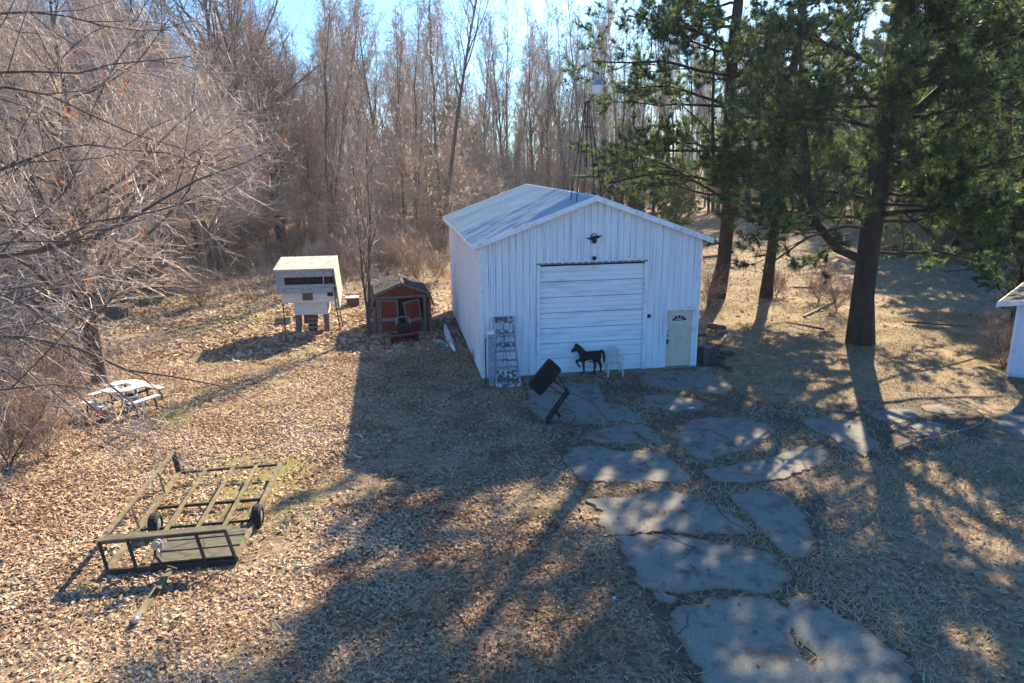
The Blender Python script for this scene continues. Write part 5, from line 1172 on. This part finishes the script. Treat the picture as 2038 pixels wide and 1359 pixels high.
leafs(lf, rl, np.column_stack([P, gz(P)+.02+rl.random(len(P))*.03]), .09+.06*rl.random(len(P)), .45, True, rnl)
o_ = link(bpy.data.objects.new('leaf_litter', lf.mesh('leaf_litter', LEAF))); tag(o_, 'brown fallen oak leaves covering the lawn', 'leaves', None, 'stuff')
gs = TB()
def grassdens(P):
    n1 = vnoise(P, 1.1, 41); side = 1/(1+np.exp(-(P[:, 0]-(2.0-.2*(P[:, 1]+10)))/1.5)); d = (.35+.65*side)*np.clip(n1*2.1-.35, .08, 1)
    return np.where(inside(P, DRW), d*.8, d)
P = scatter(450000, -16, 24, -16.5, 6, grassdens, rl); P = P[~onslab(P, .9)]
N = len(P); az = rl.random(N)*6.283; h = .07+.11*rl.random(N); ln = .5+1.2*rl.random(N)
b = np.column_stack([P, gz(P)-.005]); dxy = np.column_stack([np.cos(az), np.sin(az), np.zeros(N)]); sd_ = np.column_stack([-np.sin(az), np.cos(az), np.zeros(N)])*(.008+.006*rl.random(N))[:, None]
tip = b+dxy*(h*ln)[:, None]+np.array([0, 0, 1.])*(h*.55)[:, None]
V = np.stack([b+sd_, b-sd_, tip], 1); rn2 = np.clip(vnoise(P, 1.0, 42)*.5+.25+rl.normal(size=N)*.16, 0, .93)
gs.raw(V, None, np.arange(N*3).reshape(-1, 3), None, rn2)
P = scatter(330000, -30, 44, 5, 44, lambda P: np.where((P[:, 0] > 7) & (P[:, 1] < 30), .9, .3)*(.15+.85*(vnoise(P, 1.1, 43) > .45)), rl); N = len(P); az = rl.random(N)*6.283; h = .10+.14*rl.random(N)
b = np.column_stack([P, gz(P)-.005]); dxy = np.column_stack([np.cos(az), np.sin(az), np.zeros(N)]); sd_ = np.column_stack([-np.sin(az), np.cos(az), np.zeros(N)])*.012
V = np.stack([b+sd_, b-sd_, b+dxy*(h*1.0)[:, None]+np.array([0, 0, 1.])*(h*.6)[:, None]], 1); gs.raw(V, None, np.arange(N*3).reshape(-1, 3), None, np.clip(vnoise(P, 1.4, 44)*.6+rl.random(N)*.4-.05, 0, .93))
o_ = link(bpy.data.objects.new('dead_grass', gs.mesh('dead_grass', GRASS))); tag(o_, 'matted straw coloured winter grass', 'grass', None, 'stuff')
# brush: loose stems and fallen twigs along the edge of the woods
bs_ = TB(); P = scatter(33000, -34, 44, 8, 62, lambda P: np.where((P[:, 0] > -9.5) & (P[:, 1] < 17), .03, np.where((P[:, 0] > 8) & (P[:, 1] < 55), .03, np.where(P[:, 1] < 17-(P[:, 0]+9.5)*.1, .10, .85))), rl)
N = len(P); h = (.4+1.5*rl.random(N))*np.clip((P[:, 1]-8)/14, .35, 1.2); d = nrmz(np.column_stack([rl.normal(size=(N, 2))*.9, .25+rl.random(N)])); b = np.column_stack([P, np.zeros(N)])
mid = b+d*h[:, None]*.5; tipp = mid+nrmz(d+rl.normal(size=(N, 3))*.35)*h[:, None]*.5; tipp[:, 2] = np.maximum(tipp[:, 2], .03)
bs_.tubes(np.stack([b, mid, tipp], 1), np.column_stack([np.full(N, .009), np.full(N, .007), np.full(N, .003)]), 3, rl, True)
P = scatter(9000, -20, -9, -12, 8, lambda P: np.where(P[:, 0] < -11-.35*(P[:, 1]+6)*0-.0, np.clip((-10.8-P[:, 0])/2.0, 0, 1), .02), rl); N = len(P)
h = .3+.8*rl.random(N); d = nrmz(np.column_stack([rl.normal(size=(N, 2))*.8, .3+rl.random(N)])); b = np.column_stack([P, np.zeros(N)])
bs_.tubes(np.stack([b, b+d*h[:, None]*.5, b+(d+rl.normal(size=(N, 3))*.2)*h[:, None]], 1), np.column_stack([np.full(N, .005), np.full(N, .004), np.full(N, .002)]), 3, rl, True)
o_ = link(bpy.data.objects.new('brushwood', bs_.mesh('brushwood', TWIGP))); tag(o_, 'loose brush and dry stems along the edge of the woods', 'brush', None, 'stuff')
# dry vines hanging over the red shed
vn = TB(); rv = np.random.default_rng(3); N = 260
sxx = rv.random(N)*2-1; bse = np.column_stack([sxx*1.25, -.1+rv.random(N)*2.4, np.interp(np.abs(sxx), [0, .9, 1], [2.22, 1.78, 1.3])])
side = rv.random(N) < .5; bse[side, 0] = np.where(rv.random(side.sum()) < .65, -1.30, 1.30); bse[side, 2] = .3+rv.random(side.sum())*1.2
d = nrmz(rv.normal(size=(N, 3))*[.6, .6, .8]); d[side] = nrmz(np.column_stack([rv.normal(size=side.sum())*.15, rv.normal(size=side.sum())*.5, np.ones(side.sum())]))
l_ = .3+.7*rv.random(N); Pv = np.stack([bse, bse+d*l_[:, None]*.4, bse+nrmz(d+rv.normal(size=(N, 3))*.3)*l_[:, None]*.8, bse+nrmz(d+rv.normal(size=(N, 3))*.5)*l_[:, None]], 1); Pv[:, :, 2] = np.maximum(Pv[:, :, 2], .05)
vn.tubes(Pv, np.tile([[.008, .007, .005, .003]], (N, 1)), 3, rv, True)
o_ = link(bpy.data.objects.new('dry_vines', vn.mesh('dry_vines', VINE))); o_.parent = shd; o_['kind'] = 'stuff'
# pale bent branch standing left of the hut
p = G(505, 632); wb = TB(); c = np.array([p[0], p[1], 0])
bpts = [[(0, 0, 0), (-.08, 0, .5), (-.12, .02, 1.0)], [(-.1, 0, .45), (.3, 0, .62), (.75, 0, .95), (.80, 0, 1.15)], [(-.08, 0, .5), (.35, 0, .9), (.7, .1, .80)], [(.0, 0, .3), (.4, .1, .42), (.9, .1, .6)]]
m_ = MB()
for b_ in bpts: m_.tube([tuple(c+np.array(q)) for q in b_], [.022, .018, .012, .008][:len(b_)], 5)
o_ = m_.done('bent_branch', mat('bleached_wood', (.62, .58, .52), .8)); tag(o_, 'bleached forked branch sticking up from the leaves left of the hut', 'branch')

# ------------------------------------------------------------------ thin winter haze
hm = bpy.data.materials.new('haze'); hm.use_nodes = True; n_ = hm.node_tree.nodes; n_.remove(n_['Principled BSDF']); pv = n_.new('ShaderNodeVolumePrincipled')
pv.inputs['Color'].default_value = (.86, .92, 1, 1); pv.inputs['Density'].default_value = .0003; pv.inputs['Anisotropy'].default_value = .35; hm.node_tree.links.new(pv.outputs[0], n_['Material Output'].inputs['Volume'])
hz = MB().bx(-300, 300, -60, 260, -1.1, 34).done('haze', hm); tag(hz, 'thin pale winter haze over the yard and woods', 'haze', None, 'stuff')
